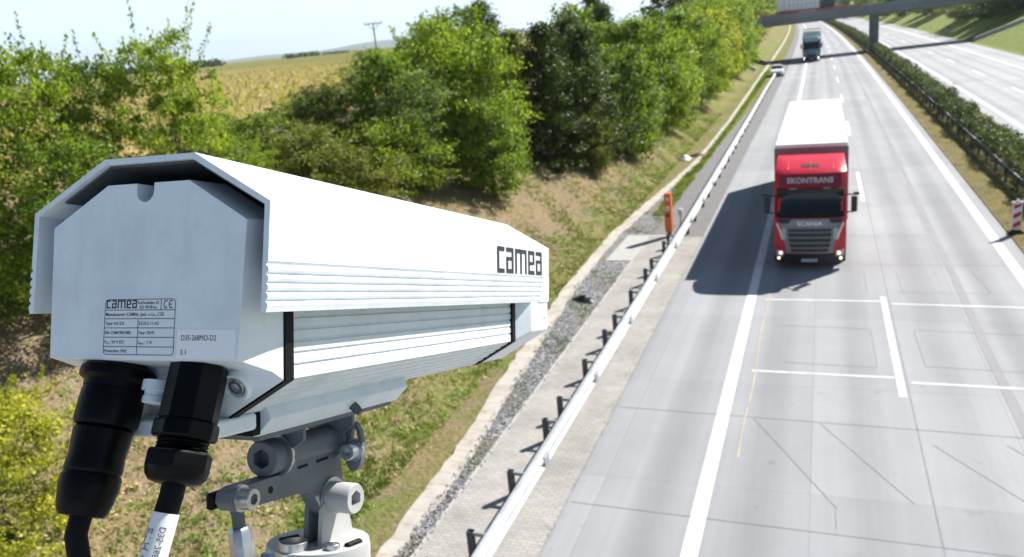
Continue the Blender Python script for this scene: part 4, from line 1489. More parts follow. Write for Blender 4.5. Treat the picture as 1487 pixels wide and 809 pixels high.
def lorry(label, loc, paint, signpaint, trailer_len, side, glow, roofname=None, badge=None, group=None, grille=True, tall=0.0):
    t = thing('lorry', label, 'lorry', loc, 0, group)
    # cab shell
    zs = [0.55, 0.62, 1.10, 1.60, 1.86, 1.92, 2.3, 2.70, 2.78, 2.92, 3.38, 3.46, 3.53, 3.60, 3.66, 3.71, 3.76]
    secs = []
    for z in zs:
        hw = CABW if z < 2.9 else CABW - 0.10 * ((z - 2.9) / 1.08) ** 2
        xsn = [-1 + 2 * j / 20 for j in range(21)]
        sec_ = [(u * hw, front_y(u * CABW, z), z) for u in xsn]
        sec_ += [(hw, 2.25, z), (-hw, 2.25, z)]
        secs.append(sec_)
    cab_ = MB().loft(secs).build('cab', paint, t, angle=28)
    # windscreen with black surround
    panel(MB(), rect(-1.15, 1.15, 1.87, 2.76, 12, 4, -1.10, 1.10), 0.012).build('windscreen', M_glass, cab_)
    for k in (-1, 1):
        m = MB()
        m.tube([(k * 0.15 - 0.1, front_y(0.1, 1.98) - 0.04, 1.97), (k * 0.15 + 0.55, front_y(0.5, 2.06) - 0.04, 2.06)], 0.014, 6)
        m.build('wiper', M_black, cab_)
    panel(MB(), rect(-1.12, 1.12, 2.75, 2.88, 12, 1), 0.17, 0.16).build('sun_visor', M_black, cab_)
    for x in (-0.55, 0.55):
        MB().box((x, front_y(x, 2.86) - 0.10, 2.89), (0.24, 0.05, 0.05)).build('marker_lamp', M_lampglass, cab_)
    panel(MB(), rect(-1.02, 1.02, 2.95, 3.38, 10, 2), 0.008).build('sign_panel', signpaint, cab_)
    panel(MB(), rect(-0.30, 0.30, 3.555, 3.615, 4, 1), 0.05, 0.10).build('roof_hatch', M_black, cab_)
    for x in (-0.75, 0.0, 0.75):
        pts_ = [(x, front_y(x, z) - 0.008, z) for z in (3.48, 3.54, 3.60, 3.66, 3.70)]
        MB().tube(pts_, 0.014, 5).build('roof_rib', paint, cab_)
    if roofname:
        v, f = text_geo(roofname, 0.25, 1.02, 0.006)
        wv = max(p[0] for p in v)
        sx = 1.52 / wv
        mm = MB().add([((x * sx - 0.76), front_y(x * sx - 0.76, 3.07 + yv) - 0.016, 3.07 + yv) for x, yv, _ in v], f)
        mm.build('lettering', M_letter, cab_, smooth=False)
    if grille:
        panel(MB(), rect(-0.76, 0.76, 0.62, 1.55, 10, 4, -0.94, 0.94), 0.03, 0.05).build('grille', M_silver, cab_)
        panel(MB(), rect(-0.95, 0.95, 1.56, 1.84, 10, 2, -1.10, 1.10), 0.034, 0.05).build('badge_panel', M_silver, cab_)
        for k in (-1, 1):
            panel(MB(), rect(k * 0.70, k * 1.0, 1.70, 1.84, 3, 1, k * 0.62, k * 1.12), 0.048, 0.03).build('air_vent', M_black, cab_)
        for z, h, w_ in ((1.40, 0.10, 0.70), (1.22, 0.13, 0.70), (1.03, 0.13, 0.68), (0.85, 0.12, 0.64), (0.68, 0.11, 0.60)):
            panel(MB(), rect(-w_, w_, z, z + h, 8, 1, -w_ - 0.03, w_ + 0.03), 0.055, 0.05).build('grille_slot', M_black, cab_)
    else:
        panel(MB(), rect(-0.62, 0.62, 0.66, 1.15, 8, 2), 0.03, 0.05).build('grille', M_black, cab_)
        panel(MB(), rect(-1.05, 1.05, 3.0, 3.42, 8, 2), 0.02, 0.04).build('roof_deflector', M_tealgrey, cab_)
    if badge:
        v, f = text_geo(badge, 0.22, 1.05, 0.004)
        wv = max(p[0] for p in v)
        sx = 0.84 / wv
        MB().add([(x * sx - 0.42, front_y(x * sx - 0.42, 1.64 + yv * 0.8) - 0.042, 1.62 + yv * 0.9) for x, yv, _ in v], f).build('badge_lettering', M_signwhite, cab_, smooth=False)
    # bumper
    panel(MB(), rect(-1.19, 1.19, 0.27, 0.60, 12, 2), 0.05, 0.35).build('bumper', M_black, t, bevel=0.02)
    for s in (-1, 1):
        hl = panel(MB(), rect(s * 0.86, s * 1.13, 0.52, 0.74, 4, 2), 0.06, 0.06).build('headlight', M_lampglass, t)
        for zz, xx, rr in ((0.645, 0.965, 0.055), (0.44, 1.03, 0.05)):
            MB().lathe((s * xx, front_y(xx, zz) - 0.07, zz), (0, -1, 0), [(0, rr), (0.015, rr), (0.022, rr * 0.6)], 14).build('bulb', glow, hl)
        panel(MB(), rect(s * 0.80, s * 0.94, 1.12, 1.52, 2, 2), 0.045, 0.04).build('corner_deflector', M_lampglass, t)
        # mirrors
        mi = MB().box((s * 1.44, 0.42, 2.28), (0.20, 0.16, 0.56)).build('mirror', M_black, t, bevel=0.04)
        MB().tube([(s * 1.17, 0.5, 2.60), (s * 1.40, 0.42, 2.62)], 0.025, 6).tube([(s * 1.17, 0.5, 1.98), (s * 1.40, 0.42, 2.0)], 0.025, 6).build('arm', M_black, mi)
        MB().box((s * 1.50, 0.34, 2.66), (0.20, 0.12, 0.10)).build('wide_mirror', M_black, mi, bevel=0.03)
        # side window and door line
        MB().prism([(0.70, 2.0), (1.75, 2.0), (1.75, 2.72), (0.95, 2.72)], lambda p: (s * (CABW - 0.01), p[0], p[1]), lambda p: (s * (CABW + 0.006), p[0], p[1])).build('side_window', M_glass, t)
        MB().box((s * (CABW + 0.002), 1.22, 1.42), (0.012, 1.1, 1.0)).build('door', paint, t)
        wheel(t, s * 1.2, 1.45, 0.50, 0.32)
        wheel(t, s * 1.2, 5.2, 0.50, 0.55)
        for yy in (trailer_len - 3.6 + 3.0, trailer_len - 2.3 + 3.0, trailer_len - 1.0 + 3.0):
            wheel(t, s * 1.2, yy, 0.48, 0.38)
        MB().box((s * 1.08, 3.4, 0.75), (0.3, 2.2, 0.6)).build('fuel_tank', M_silver, t, bevel=0.08)
    pl = panel(MB(), rect(-0.27, 0.27, 0.31, 0.42, 4, 1), 0.068, 0.03).build('number_plate', M_plate, t)
    MB().box((0, 4.0, 0.85), (0.9, 6.5, 0.28)).build('chassis', M_black, t)
    # trailer
    y0, y1 = 2.75, 2.75 + trailer_len
    tr = MB().box((0, (y0 + y1) / 2, 2.55 + tall / 2), (2.46, y1 - y0, 2.80 + tall)).build('trailer', side, t, bevel=0.03)
    MB().box((0, (y0 + y1) / 2, 4.00 + tall), (2.54, y1 - y0 + 0.06, 0.14)).build('trailer_roof', M_trailer, tr, bevel=0.03)
    for i in range(7):
        MB().box((0, y0 + (i + 0.6) * (y1 - y0) / 7, 4.072 + tall), (2.5, 0.05, 0.012)).build('roof_seam', M_paint_thin, tr)
    m = MB()
    for s in (-1, 1):
        for yy in (y0 + 0.05, y1 - 0.05):
            m.box((s * 1.25, yy, 2.55), (0.10, 0.12, 2.75))
        m.box((s * 1.24, (y0 + y1) / 2, 1.14), (0.08, y1 - y0 - 0.2, 0.16))
    m.build('trailer_frame', M_curtain, tr)
    return t


red = lorry('red articulated lorry with long white-roofed trailer driving in the lane beside the solid line', (-0.37, 30.0, 0), M_red, M_darkred, 15.2, M_curtain, M_lamp, 'EKONTRANS', 'SCANIA')
for s, xx in ((-1, -1.0), (1, 1.0)):
    mm = MB()
    pts_ = [(s * x, front_y(x, z) - 0.02, z) for x, z in ((0.90, 1.15), (0.96, 1.35), (1.04, 1.55), (1.10, 1.68))]
    mm.tube(pts_, 0.035, 6).build('white_stripe', M_signwhite, red)
teal = lorry('teal lorry with white box driving under the bridge, lights on', (-1.35 + off(147), 147.5, 0), M_teal, M_tealgrey, 12.0, M_trailer, M_lampw, grille=False, tall=0.35)
teal.scale = (1.08, 1.08, 1.08)


def car(label, X, Y, rz, paint, lights=None, group=None, sc=1.0):
    t = thing('car', label, 'car', (X, Y, 0), rz, group)
    t.scale = (sc, sc, sc)
    # front towards -y
    prof = [(-2.2, 0.42, 0.62, 0.66), (-2.12, 0.28, 0.72, 0.80), (-1.9, 0.22, 0.80, 0.86), (-1.2, 0.20, 0.92, 0.90), (-0.85, 0.20, 0.96, 0.90), (0.2, 0.20, 0.98, 0.91), (1.2, 0.20, 0.98, 0.90), (1.9, 0.24, 0.96, 0.86), (2.15, 0.32, 0.88, 0.80), (2.2, 0.42, 0.8, 0.72)]
    secs = []
    for y, zl, zh, w in prof:
        zm = (zl + zh) / 2
        secs.append([(-w * 0.9, y, zl), (w * 0.9, y, zl), (w, y, zl + 0.12), (w, y, zm + 0.1), (w * 0.9, y, zh), (0, y, zh + 0.03), (-w * 0.9, y, zh), (-w, y, zm + 0.1), (-w, y, zl + 0.12)])
    body = MB().loft(secs).build('body', paint, t, angle=40)
    cb = [(-0.95, 0.95, 0.78), (-0.15, 1.40, 0.60), (0.3, 1.46, 0.60), (1.1, 1.40, 0.58), (1.75, 0.97, 0.74)]
    secs = [[(-w - 0.02, y, 0.92), (w + 0.02, y, 0.92), (w, y, z - 0.06), (w * 0.85, y, z), (-w * 0.85, y, z), (-w, y, z - 0.06)] for y, z, w in cb]
    MB().loft(secs).build('greenhouse', M_glass, t, angle=25)
    secs = [[(-w, y, z - 0.05), (w, y, z - 0.05), (w * 0.86, y, z + 0.012), (-w * 0.86, y, z + 0.012)] for y, z, w in ((-0.2, 1.39, 0.61), (0.3, 1.465, 0.615), (1.12, 1.40, 0.59))]
    MB().loft(secs).build('roof', paint, t)
    for s in (-1, 1):
        MB().box((s * 0.60, -2.1, 0.66), (0.30, 0.14, 0.14)).build('headlight', lights or M_lampglass, t, bevel=0.03)
        MB().box((s * 0.66, 2.13, 0.76), (0.24, 0.12, 0.14)).build('tail_light', M_signred, t, bevel=0.02)
        MB().box((s * 0.98, -0.75, 1.0), (0.18, 0.10, 0.12)).build('mirror', paint, t, bevel=0.03)
        for yy in (-1.35, 1.35):
            wheel(t, s * 0.92, yy, 0.32, 0.2)
    MB().box((0, -2.2, 0.42), (0.9, 0.06, 0.18)).build('grille', M_black, t)
    MB().box((0, -2.24, 0.5), (0.5, 0.02, 0.1)).build('number_plate', M_plate, t)
    return t


car('white car parked on the hard shoulder where the guardrail ends', -5.65 + off(123), 123.2, R(2), M_carwhite)
car('dark car driving away on the far carriageway beyond the bridge', 19.0 + off(480), 480, R(180), M_cardark, sc=1.15)
car('dark car approaching under the bridge, on the shoulder side of the bend', -4.4 + off(475), 475, 0, M_cardark, M_lampw, sc=1.15)
car('dark car far off following in the lane beside the median bend', -0.2 + off(475), 475, 0, M_cardark, M_lampw, sc=1.2)

# lorry on the bridge
bl = thing('lorry', 'white lorry with panelled box crossing on top of the bridge', 'lorry')
bl.parent = None
bl.location = Vector((8.6, 168.5, 0)) + Matrix.Rotation(math.atan2(0.60, 1.0), 3, 'Z') @ Vector((-15.2, -0.8, 7.40))
bl.rotation_euler = (0, 0, math.atan2(0.60, 1.0))
tr = MB().box((0, 0, 2.1), (6.6, 2.5, 2.6)).build('box_body', M_trailer, bl, bevel=0.03)
m = MB()
for i in range(9):
    m.box((-3.2 + i * 0.8, -1.262, 2.1), (0.07, 0.03, 2.5))
for zz in (0.95, 1.7, 2.45, 3.2):
    m.box((0, -1.258, zz), (6.5, 0.03, 0.07))
m.build('panel_frame', M_tealgrey, tr)
MB().box((5.2, 0, 1.75), (2.1, 2.4, 2.5)).build('cab', M_cargreen, bl, bevel=0.15)
MB().box((5.35, 0, 2.3), (1.2, 2.43, 0.7)).build('side_window', M_glass, bl, bevel=0.03)
MB().box((1.0, 0, 0.68), (10.0, 0.9, 0.25)).build('chassis', M_black, bl)
for x in (-2.4, -1.2, 4.9):
    for s in (-1, 1):
        wh = MB().lathe((x, s * 1.0, 0.5), (0, s, 0), [(-0.15, 0.3), (-0.15, 0.5), (0.15, 0.5), (0.15, 0.3)], 18).build('wheel', M_tyre, bl)

# ------------------------------------------------------------------ the traffic camera
S = 0.75
FRAME = Matrix(((0.999357283933397, -0.02276674769412782, -0.027689244278162065),
                (0.03024763132545821, 0.9500891836828398, 0.3105086534189894),
                (0.019237979323800242, -0.3111466185712241, 0.9501671862905128)))
ORI = Vector((0, 0, 9)) + S * Vector((-0.6381742308298088, 0.6496799086361026, -0.13209380442380514))
FM = Matrix.Translation(ORI) @ FRAME.to_4x4()


def D(m):
    """scale a builder from design units to metres"""
    m.v = [(x * S, y * S, z * S) for x, y, z in m.v]
    return m


def frame_thing(name, label, cat):
    t = thing(name, label, cat)
    t.matrix_world = FM
    return t


KS = 0.0725                                     # lean of the end faces
sh = lambda x, y, z: (x, y + KS * z, z)

hc = frame_thing('traffic_camera', 'white traffic camera in a ribbed sun-shield housing mounted above the motorway', 'traffic camera')
# sun shield ----------------------------------------------------------
H1, U1, H2, U3, LEN = 0.0568, 0.0526, 0.1473, -0.1062, 0.9314
TH = 0.0062


def hood_side():
    """outer contour of one side from shoulder down, with five ribs"""
    pts = [(H2, 0.0), (H2, -0.0575)]
    zt, zb, nr = -0.0605, -0.1035, 5
    st = (zt - zb) / nr
    for i in range(nr):
        z0 = zt - i * st
        pts += [(H2 - 0.0020, z0), (H2 - 0.0020, z0 - st * 0.10), (H2 + 0.0004, z0 - st * 0.30), (H2 + 0.0010, z0 - st * 0.58), (H2 + 0.0002, z0 - st * 0.86)]
    pts += [(H2 - 0.0008, U3)]
    return pts


rs_ = hood_side()
outer = [(-x, z) for x, z in reversed(rs_)] + [(-H1, U1), (H1, U1)] + rs_
inner = [(H2 - TH, U3), (H2 - TH, -0.0029), (H1 - 0.002, U1 - TH), (-H1 + 0.002, U1 - TH), (-H2 + TH, -0.0029), (-H2 + TH, U3)]
poly = outer + inner
m = MB()
n = len(poly)
A = [sh(x, 0.0, z) for x, z in poly]
B = [sh(x, LEN, z) for x, z in poly]
fs = [(j, (j + 1) % n, n + (j + 1) % n, n + j) for j in range(n)]
no = len(outer)
# end caps as quads strips between outer and inner
Ns = len(rs_)
iL, iR = list(range(0, Ns)), list(range(Ns + 2, no))
inn = list(range(no, n))                         # 0:RB 1:RS 2:TR 3:TL 4:LS 5:LB
for o_, flip in ((0, False), (n, True)):
    fc = []
    fc.append([o_ + i for i in iR] + [o_ + inn[0], o_ + inn[1]])
    fc.append([o_ + Ns + 1, o_ + iR[0], o_ + inn[1], o_ + inn[2]])
    fc.append([o_ + Ns, o_ + Ns + 1, o_ + inn[2], o_ + inn[3]])
    fc.append([o_ + iL[-1], o_ + Ns, o_ + inn[3], o_ + inn[4]])
    fc.append([o_ + i for i in iL] + [o_ + inn[4], o_ + inn[5]])
    fs += [tuple(f) for f in fc]
m.add(A + B, fs)
hood = D(m).build('sun_shield', M_white, hc, angle=25)
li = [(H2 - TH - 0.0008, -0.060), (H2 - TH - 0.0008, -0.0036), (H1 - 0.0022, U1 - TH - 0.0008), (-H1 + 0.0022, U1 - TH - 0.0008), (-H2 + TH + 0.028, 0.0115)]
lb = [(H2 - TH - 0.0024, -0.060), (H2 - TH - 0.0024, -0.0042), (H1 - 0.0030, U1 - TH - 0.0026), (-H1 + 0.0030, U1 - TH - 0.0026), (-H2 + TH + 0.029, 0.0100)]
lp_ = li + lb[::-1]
D(MB().loft([[sh(x, a, z) for x, z in lp_] for a in (0.006, 0.92)])).build('shade_sheet', mat('hood_shade_grey', (0.075, 0.085, 0.095), 0.7, noise=(20, 0.2)), hood)  # dark sheet under the hood: its inner shade put into colour
# smooth front flanges that close the ribs
for s in (-1, 1):
    q = [(0.888, -0.0565), (0.930, -0.0565), (0.9285, -0.1065), (0.862, -0.1065)]
    mm = MB().prism(q, lambda p: (s * (H2 - 0.004), p[0] + KS * p[1], p[1]), lambda p: (s * (H2 + 0.0014), p[0] + KS * p[1], p[1]))
    D(mm).build('flange', M_white, hood)


# logo made of square strokes
def logo(m, place, x0, z0, w, h):
    """letters c a m e a, strokes in a unit box; place(x,z)->3d"""
    st = 0.17
    L = {'c': [(0, 0, st, 1), (st, 1 - st, 0.62, 1), (st, 0, 0.62, st)],
         'a': [(0, 1 - st, 0.66, 1), (0.66 - st, 0, 0.66, 1 - st), (0, 0.50, 0.66 - st, 0.50 + st * 0.8), (0, 0, st, 0.5), (st, 0, 0.66 - st, st)],
         'm': [(0, 0, st, 1), (st, 1 - st, 1.12, 1), (0.56 - st / 2, 0, 0.56 + st / 2, 1 - st), (1.12 - st, 0, 1.12, 1 - st)],
         'e': [(0, 0, st, 1), (st, 1 - st, 0.66, 1), (0.66 - st, 0.42, 0.66, 1 - st), (st, 0.40, 0.66 - st, 0.40 + st * 0.8), (st, 0, 0.66, st)]}
    seq = [('c', 0.62), ('a', 0.66), ('m', 1.12), ('e', 0.66), ('a', 0.66)]
    tot = sum(x[1] for x in seq) + 0.16 * 4
    k = w / tot
    cx = 0
    for ch, wd in seq:
        for i_, (a, b, c, d) in enumerate(L[ch]):
            m.add([place(x0 + (cx + a) * k, z0 + b * h), place(x0 + (cx + c) * k, z0 + b * h), place(x0 + (cx + c) * k, z0 + d * h), place(x0 + (cx + a) * k, z0 + d * h)], [(0, 1, 2, 3)])
        cx += wd + 0.16


m = MB()
logo(m, lambda a, z: (H2 + 0.0007, a, z), 0.6275, -0.0545, 0.2535, 0.0445)
D(m).build('logo', M_logo, hood, smooth=False)

# body extrusion ------------------------------------------------------
BW, BZ, CW, CZ = 0.1225, -0.1765, 0.052, -0.219


def body_half():
    pts = [(0.052, 0.022), (BW, -0.014), (BW, -0.085)]
    zt, zb, nr = -0.098, BZ + 0.003, 6
    st = (zt - zb) / nr
    for i in range(nr):
        z0 = zt - i * st
        pts += [(BW, z0), (BW - 0.0024, z0 - st * 0.10), (BW - 0.0024, z0 - st * 0.20), (BW, z0 - st * 0.32)]
    pts.append((BW, BZ))
    for i in range(6):
        t0, t1, t2, t3 = [(i + q) / 6 for q in (0.12, 0.30, 0.42, 0.55)]
        for t, d in ((t0, 0), (t1, 0.0022), (t2, 0.0022), (t3, 0)):
            x, z = BW + (CW - BW) * t, BZ + (CZ - BZ) * t
            pts.append((x - d * 0.51, z + d * 0.86))
    pts.append((CW, CZ))
    return pts


bh = body_half()
bpoly = bh + [(-x, z) for x, z in reversed(bh)]
D(MB().loft([[(x, a, z) for x, z in bpoly] for a in (0.068, 0.768)])).build('body', M_alu, hc, angle=25)

g8 = [(0.055, 0.027), (0.124, -0.0135), (0.124, BZ), (CW, CZ), (-CW, CZ), (-0.124, BZ), (-0.124, -0.0135), (-0.055, 0.027)]


def scaled(poly, e):
    out = []
    cz = -0.1
    for x, z in poly:
        d = math.hypot(x, z - cz)
        out.append((x * (1 + e / d), cz + (z - cz) * (1 + e / d)))
    return out


for a0, a1 in ((0.054, 0.070), (0.764, 0.782)):
    D(MB().loft([[(x, a, z) for x, z in scaled(g8, 0.0022)] for a in (a0, a1)])).build('gasket', M_rubber, hc, bevel=0.0008)

# rear cap with the thumb notch -----------------------------------------
def notch(w, zt, depth, r, n=7):
    pts = [(r, zt)]
    for i in range(n + 1):
        t = -math.pi * i / n
        pts.append((r * math.cos(t), zt - depth + r + r * math.sin(t)))
    pts.append((-r, zt))
    return pts


NW = 0.0108
nf = [(x - 0.003, z) for x, z in notch(0, 0.0255, 0.0195, NW)]
ng = [(x - 0.003, 0.0270 - (0.0012 if 0 < i < len(nf) - 1 else 0)) for i, (x, z) in enumerate(nf)]
faceP = nf[::-1][::-1]
right_f = [(0.0511, 0.0255), (0.1206, -0.0165), (0.1162, -0.1514), (0.050, -0.1530)]
left_f = [(-x, z) for x, z in reversed(right_f)]
F = [(x, z) for x, z in [(-0.0511, 0.0255)] + nf[::-1] + right_f + [(-0.050, -0.1530), (-0.1162, -0.1514), (-0.1206, -0.0165)]]
right_g = [(0.055, 0.027), (0.124, -0.0135), (0.124, BZ), (CW, CZ)]
Gp = [(x, z) for x, z in [(-0.055, 0.027)] + ng[::-1] + right_g + [(-CW, CZ), (-0.124, BZ), (-0.124, -0.0135)]]
right_m = [(0.0537, 0.0265), (0.1228, -0.0145), (0.1222, -0.1665), (0.050, -0.1645)]
nm_ = [(x, z * 0.4 + zg * 0.6) for (x, z), (_, zg) in zip(nf, ng)]
Mp = [(x, z) for x, z in [(-0.0537, 0.0265)] + nm_[::-1] + right_m + [(-0.050, -0.1645), (-0.1222, -0.1665), (-0.1228, -0.0145)]]
cap = D(MB().loft([[sh(x, 0.001, z) for x, z in F], [(x, 0.036, z) for x, z in Mp], [(x, 0.054, z) for x, z in Gp]])).build('rear_cap', M_white, hc, bevel=0.0028, seg=3, angle=30)

# sloping underside details: screw bosses, plug, foot
UN = Vector((0, -0.054 - 0.011, -(0.219 - 0.153))).normalized()   # outward normal is close to this
UN = Vector((0, -0.90, -0.44))


def under(x, t):
    """point on the sloping underside, t 0 at the face edge .. 1 at the gasket"""
    return Vector((x, -0.010 + 0.064 * t, -0.1530 + (CZ + 0.1530) * t))


for s in (-1, 1):
    p = Vector((s * 0.078, 0.040, -0.1820))
    bo = D(MB().lathe(p - UN * 0.012, UN, [(0, 0.018), (0.012, 0.0165), (0.016, 0.0145), (0.0155, 0.0118), (0.004, 0.0115)], 24)).build('screw_boss', M_white, cap)
    sc_ = D(MB().lathe(p - UN * 0.009, UN, [(0, 0.0098), (0.010, 0.0098), (0.0125, 0.0080), (0.0125, 0.0048), (0.006, 0.0046)], 24)).build('screw', M_zinc, bo)
p = under(0.000, 0.42)
D(MB().lathe(p - Vector((0, 0, -0.004)), (0, -0.30, -1), [(0, 0.0150), (0.010, 0.0150), (0.0105, 0.0115), (0.016, 0.0112), (0.0162, 0.0125), (0.022, 0.0125), (0.023, 0.0105)], 24)).build('vent_plug', M_white, cap)
D(MB().box((0, 0.104, -0.2265), (0.108, 0.014, 0.034))).build('cavity_shade', M_rubber, hc)  # black block added as the shade in the gap between foot and adaptor
foot = [(0.060, -0.217), (0.060, -0.236), (-0.060, -0.236), (-0.060, -0.217)]
D(MB().loft([[(x, a, z) for x, z in foot] for a in (0.022, 0.098)])).build('foot', M_white, cap, bevel=0.003)

# front cap
sA = [(0.050, 0.022), (0.1235, -0.014), (0.1235, BZ), (CW, CZ), (-CW, CZ), (-0.1235, BZ), (-0.1235, -0.014), (-0.050, 0.022)]
HB = H2 - 0.0004
zc = BZ + (HB - BW) * 0.605
sB = [(0.050, 0.026), (HB - TH - .002, -0.012), (HB, -0.1075), (HB, zc), (CW, CZ), (-CW, CZ), (-HB, zc), (-HB, -0.1075), (-HB + TH + .002, -0.012), (-0.050, 0.026)]
sA2 = [(0.050, 0.022), (0.1225, -0.014), (0.1235, -0.1075), (0.1235, BZ), (CW, CZ), (-CW, CZ), (-0.1235, BZ), (-0.1235, -0.1075), (-0.1225, -0.014), (-0.050, 0.022)]
D(MB().loft([[(x, 0.782, z) for x, z in sA2], [(x, 0.815, z) for x, z in sB], [(x, 0.928 + KS * z, z) for x, z in sB]])).build('front_cap', M_white, hc, bevel=0.002)
D(MB().prism([(0.10, -0.02), (0.10, -0.16), (-0.10, -0.16), (-0.10, -0.02)], lambda p: (p[0], 0.925 + KS * p[1], p[1]), lambda p: (p[0], 0.933 + KS * p[1], p[1]))).build('front_window', M_glass, hc)
D(MB().lathe((HB - 0.001, 0.893, -0.138), (1, 0, 0), [(0, 0.003), (0.002, 0.003), (0.0025, 0.002)], 12)).build('screw', M_zinc, hc)

# type plate and paper label on the rear face ------------------------------
E1 = 0.0012


def onface(lift):
    return lambda x, z: (x, 0.001 - lift + KS * z, z)


def rrect(x0, x1, z0, z1, r, n=5):
    pts = []
    for cx, cz, a0 in ((x1 - r, z1 - r, 0), (x0 + r, z1 - r, 90), (x0 + r, z0 + r, 180), (x1 - r, z0 + r, 270)):
        for i in range(n + 1):
            a = R(a0 + 90 * i / n)
            pts.append((cx + r * math.cos(a), cz + r * math.sin(a)))
    return pts


def sheet(poly, l0, l1, name, material, parent):
    f0, f1 = onface(l0), onface(l1)
    return D(MB().loft([[f0(*p) for p in poly], [f1(*p) for p in poly]])).build(name, material, parent, smooth=False)


tp = sheet(rrect(-0.0478, 0.0442, -0.1497, -0.0895, 0.004), -0.002, 0.0005, 'type_plate', M_sticker, cap)
ln = MB()
fl = onface(0.0008)


def bar(x0, x1, z0, z1):
    ln.add([fl(x0, z0), fl(x1, z0), fl(x1, z1), fl(x0, z1)], [(0, 1, 2, 3)])


X0, X1, T = -0.0458, 0.0420, 0.00065
ZR = [-0.0920, -0.1030, -0.1117, -0.1209, -0.1302, -0.1396, -0.1478]
ro = rrect(X0, X1, ZR[-1], ZR[0], 0.004)
ri = rrect(X0 + T, X1 - T, ZR[-1] + T, ZR[0] - T, 0.0034)
nr_ = len(ro)
ln.add([fl(*p) for p in ro] + [fl(*p) for p in ri], [(i, (i + 1) % nr_, nr_ + (i + 1) % nr_, nr_ + i) for i in range(nr_)])
for z in ZR[1:-1]:
    bar(X0 + T, X1 - T, z - T / 2, z + T / 2)
bar(-0.0035, -0.0035 + T, ZR[2] - T / 2, ZR[-1] + T)
bar(0.0240, 0.0240 + T, ZR[0] - T, ZR[1])


def write(m, s, x, z, size, bold=0.0, wmax=None, lift=None):
    v, f = text_geo(s, 1.0, 1.0, bold)
    k = size
    kx = k
    if wmax:
        kx = min(k, wmax / max(p[0] for p in v))
    g = lift or fl
    m.add([g(x + a * kx, z + b * k) for a, b, _ in v], f)


logo(ln, fl, -0.0440, -0.1013, 0.0385, 0.0083)
write(ln, 'Kořenského 25', -0.0042, -0.0972, 0.0042, 0.012, 0.0268)
write(ln, '621 00 Brno', -0.0022, -0.1015, 0.0042, 0.012, 0.0225)
for x in (0.0305, 0.0367):
    n_ = 14
    a_ = [(0.0031 * math.cos(R(55 + 250 * i / n_)), 0.0041 * math.sin(R(55 + 250 * i / n_))) for i in range(n_ + 1)]
    b_ = [(p * 0.72, q * 0.74) for p, q in a_]
    ln.add([fl(x + p, -0.0975 + q) for p, q in a_] + [fl(x + p, -0.0975 + q) for p, q in b_], [(i, i + 1, n_ + 2 + i, n_ + 1 + i) for i in range(n_)])
bar(0.0342, 0.0378, -0.0979, -0.0971)
write(ln, 'Manufacturer: CAMEA, spol. s r.o., CZE', -0.0445, -0.1089, 0.0046, 0.010, 0.073)
write(ln, 'Type: UC-D2', -0.0445, -0.1178, 0.0044, 0.010)
write(ln, '53.25.5.11.AC', -0.0022, -0.1178, 0.0044, 0.006, 0.026)
write(ln, 'SN: CAM19001082', -0.0445, -0.1271, 0.0044, 0.010, 0.033)
write(ln, 'Year: 2019', -0.0022, -0.1271, 0.0044, 0.010)
write(ln, 'V', -0.0445, -0.1365, 0.0044, 0.010)
write(ln, 'IN', -0.0414, -0.1373, 0.0026, 0.010)
write(ln, ': 24 V DC', -0.0375, -0.1365, 0.0044, 0.010)
write(ln, 'I', -0.0022, -0.1365, 0.0044, 0.010)
write(ln, 'MAX', -0.0006, -0.1373, 0.0026, 0.010)
write(ln, ': 1 A', 0.0065, -0.1365, 0.0044, 0.010)
write(ln, 'Protection: IP65', -0.0445, -0.1453, 0.0044, 0.010)
D(ln).build('printing', M_ink, tp, smooth=False)
pl_ = sheet([(0.0448, -0.1505), (0.1128, -0.1502), (0.1133, -0.1222), (0.0448, -0.1222)], -0.002, 0.0004, 'paper_label', M_sticker2, cap)
ln = MB()
fl2 = onface(0.0007)
write(ln, 'D35-268MO-D2', 0.0500, -0.1330, 0.0076, 0.0, 0.0415, fl2)
write(ln, '3.1', 0.0495, -0.1467, 0.0068, 0.0, 0.0105, fl2)
D(ln).build('printing', M_ink, pl_, smooth=False)

# adaptor rail under the body ------------------------------------------------
ad = [(0.060, -0.209), (0.068, -0.2262), (0.0485, -0.2468), (-0.0485, -0.2468), (-0.068, -0.2262), (-0.060, -0.209)]
adp = D(MB().loft([[(x, a, z) for x, z in ad] for a in (0.112, 0.452)])).build('adaptor_rail', M_alu, hc, bevel=0.0012, angle=25)
D(MB().lathe((0.058, 0.305, -0.2355), (0.75, 0.0, -0.62), [(-0.006, 0.0062), (0.010, 0.0062), (0.012, 0.0050), (0.016, 0.0050)], 14)).build('clamp_screw', M_galv_dark, adp)

# ------------------------------------------------------------------ bracket
bk = frame_thing('mounting_bracket', 'dark steel tilt bracket with hex bolts carrying the white camera', 'bracket')
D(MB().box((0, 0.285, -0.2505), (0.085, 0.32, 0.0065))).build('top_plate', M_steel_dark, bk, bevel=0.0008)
TC = -0.288                                         # tilt tube axis height


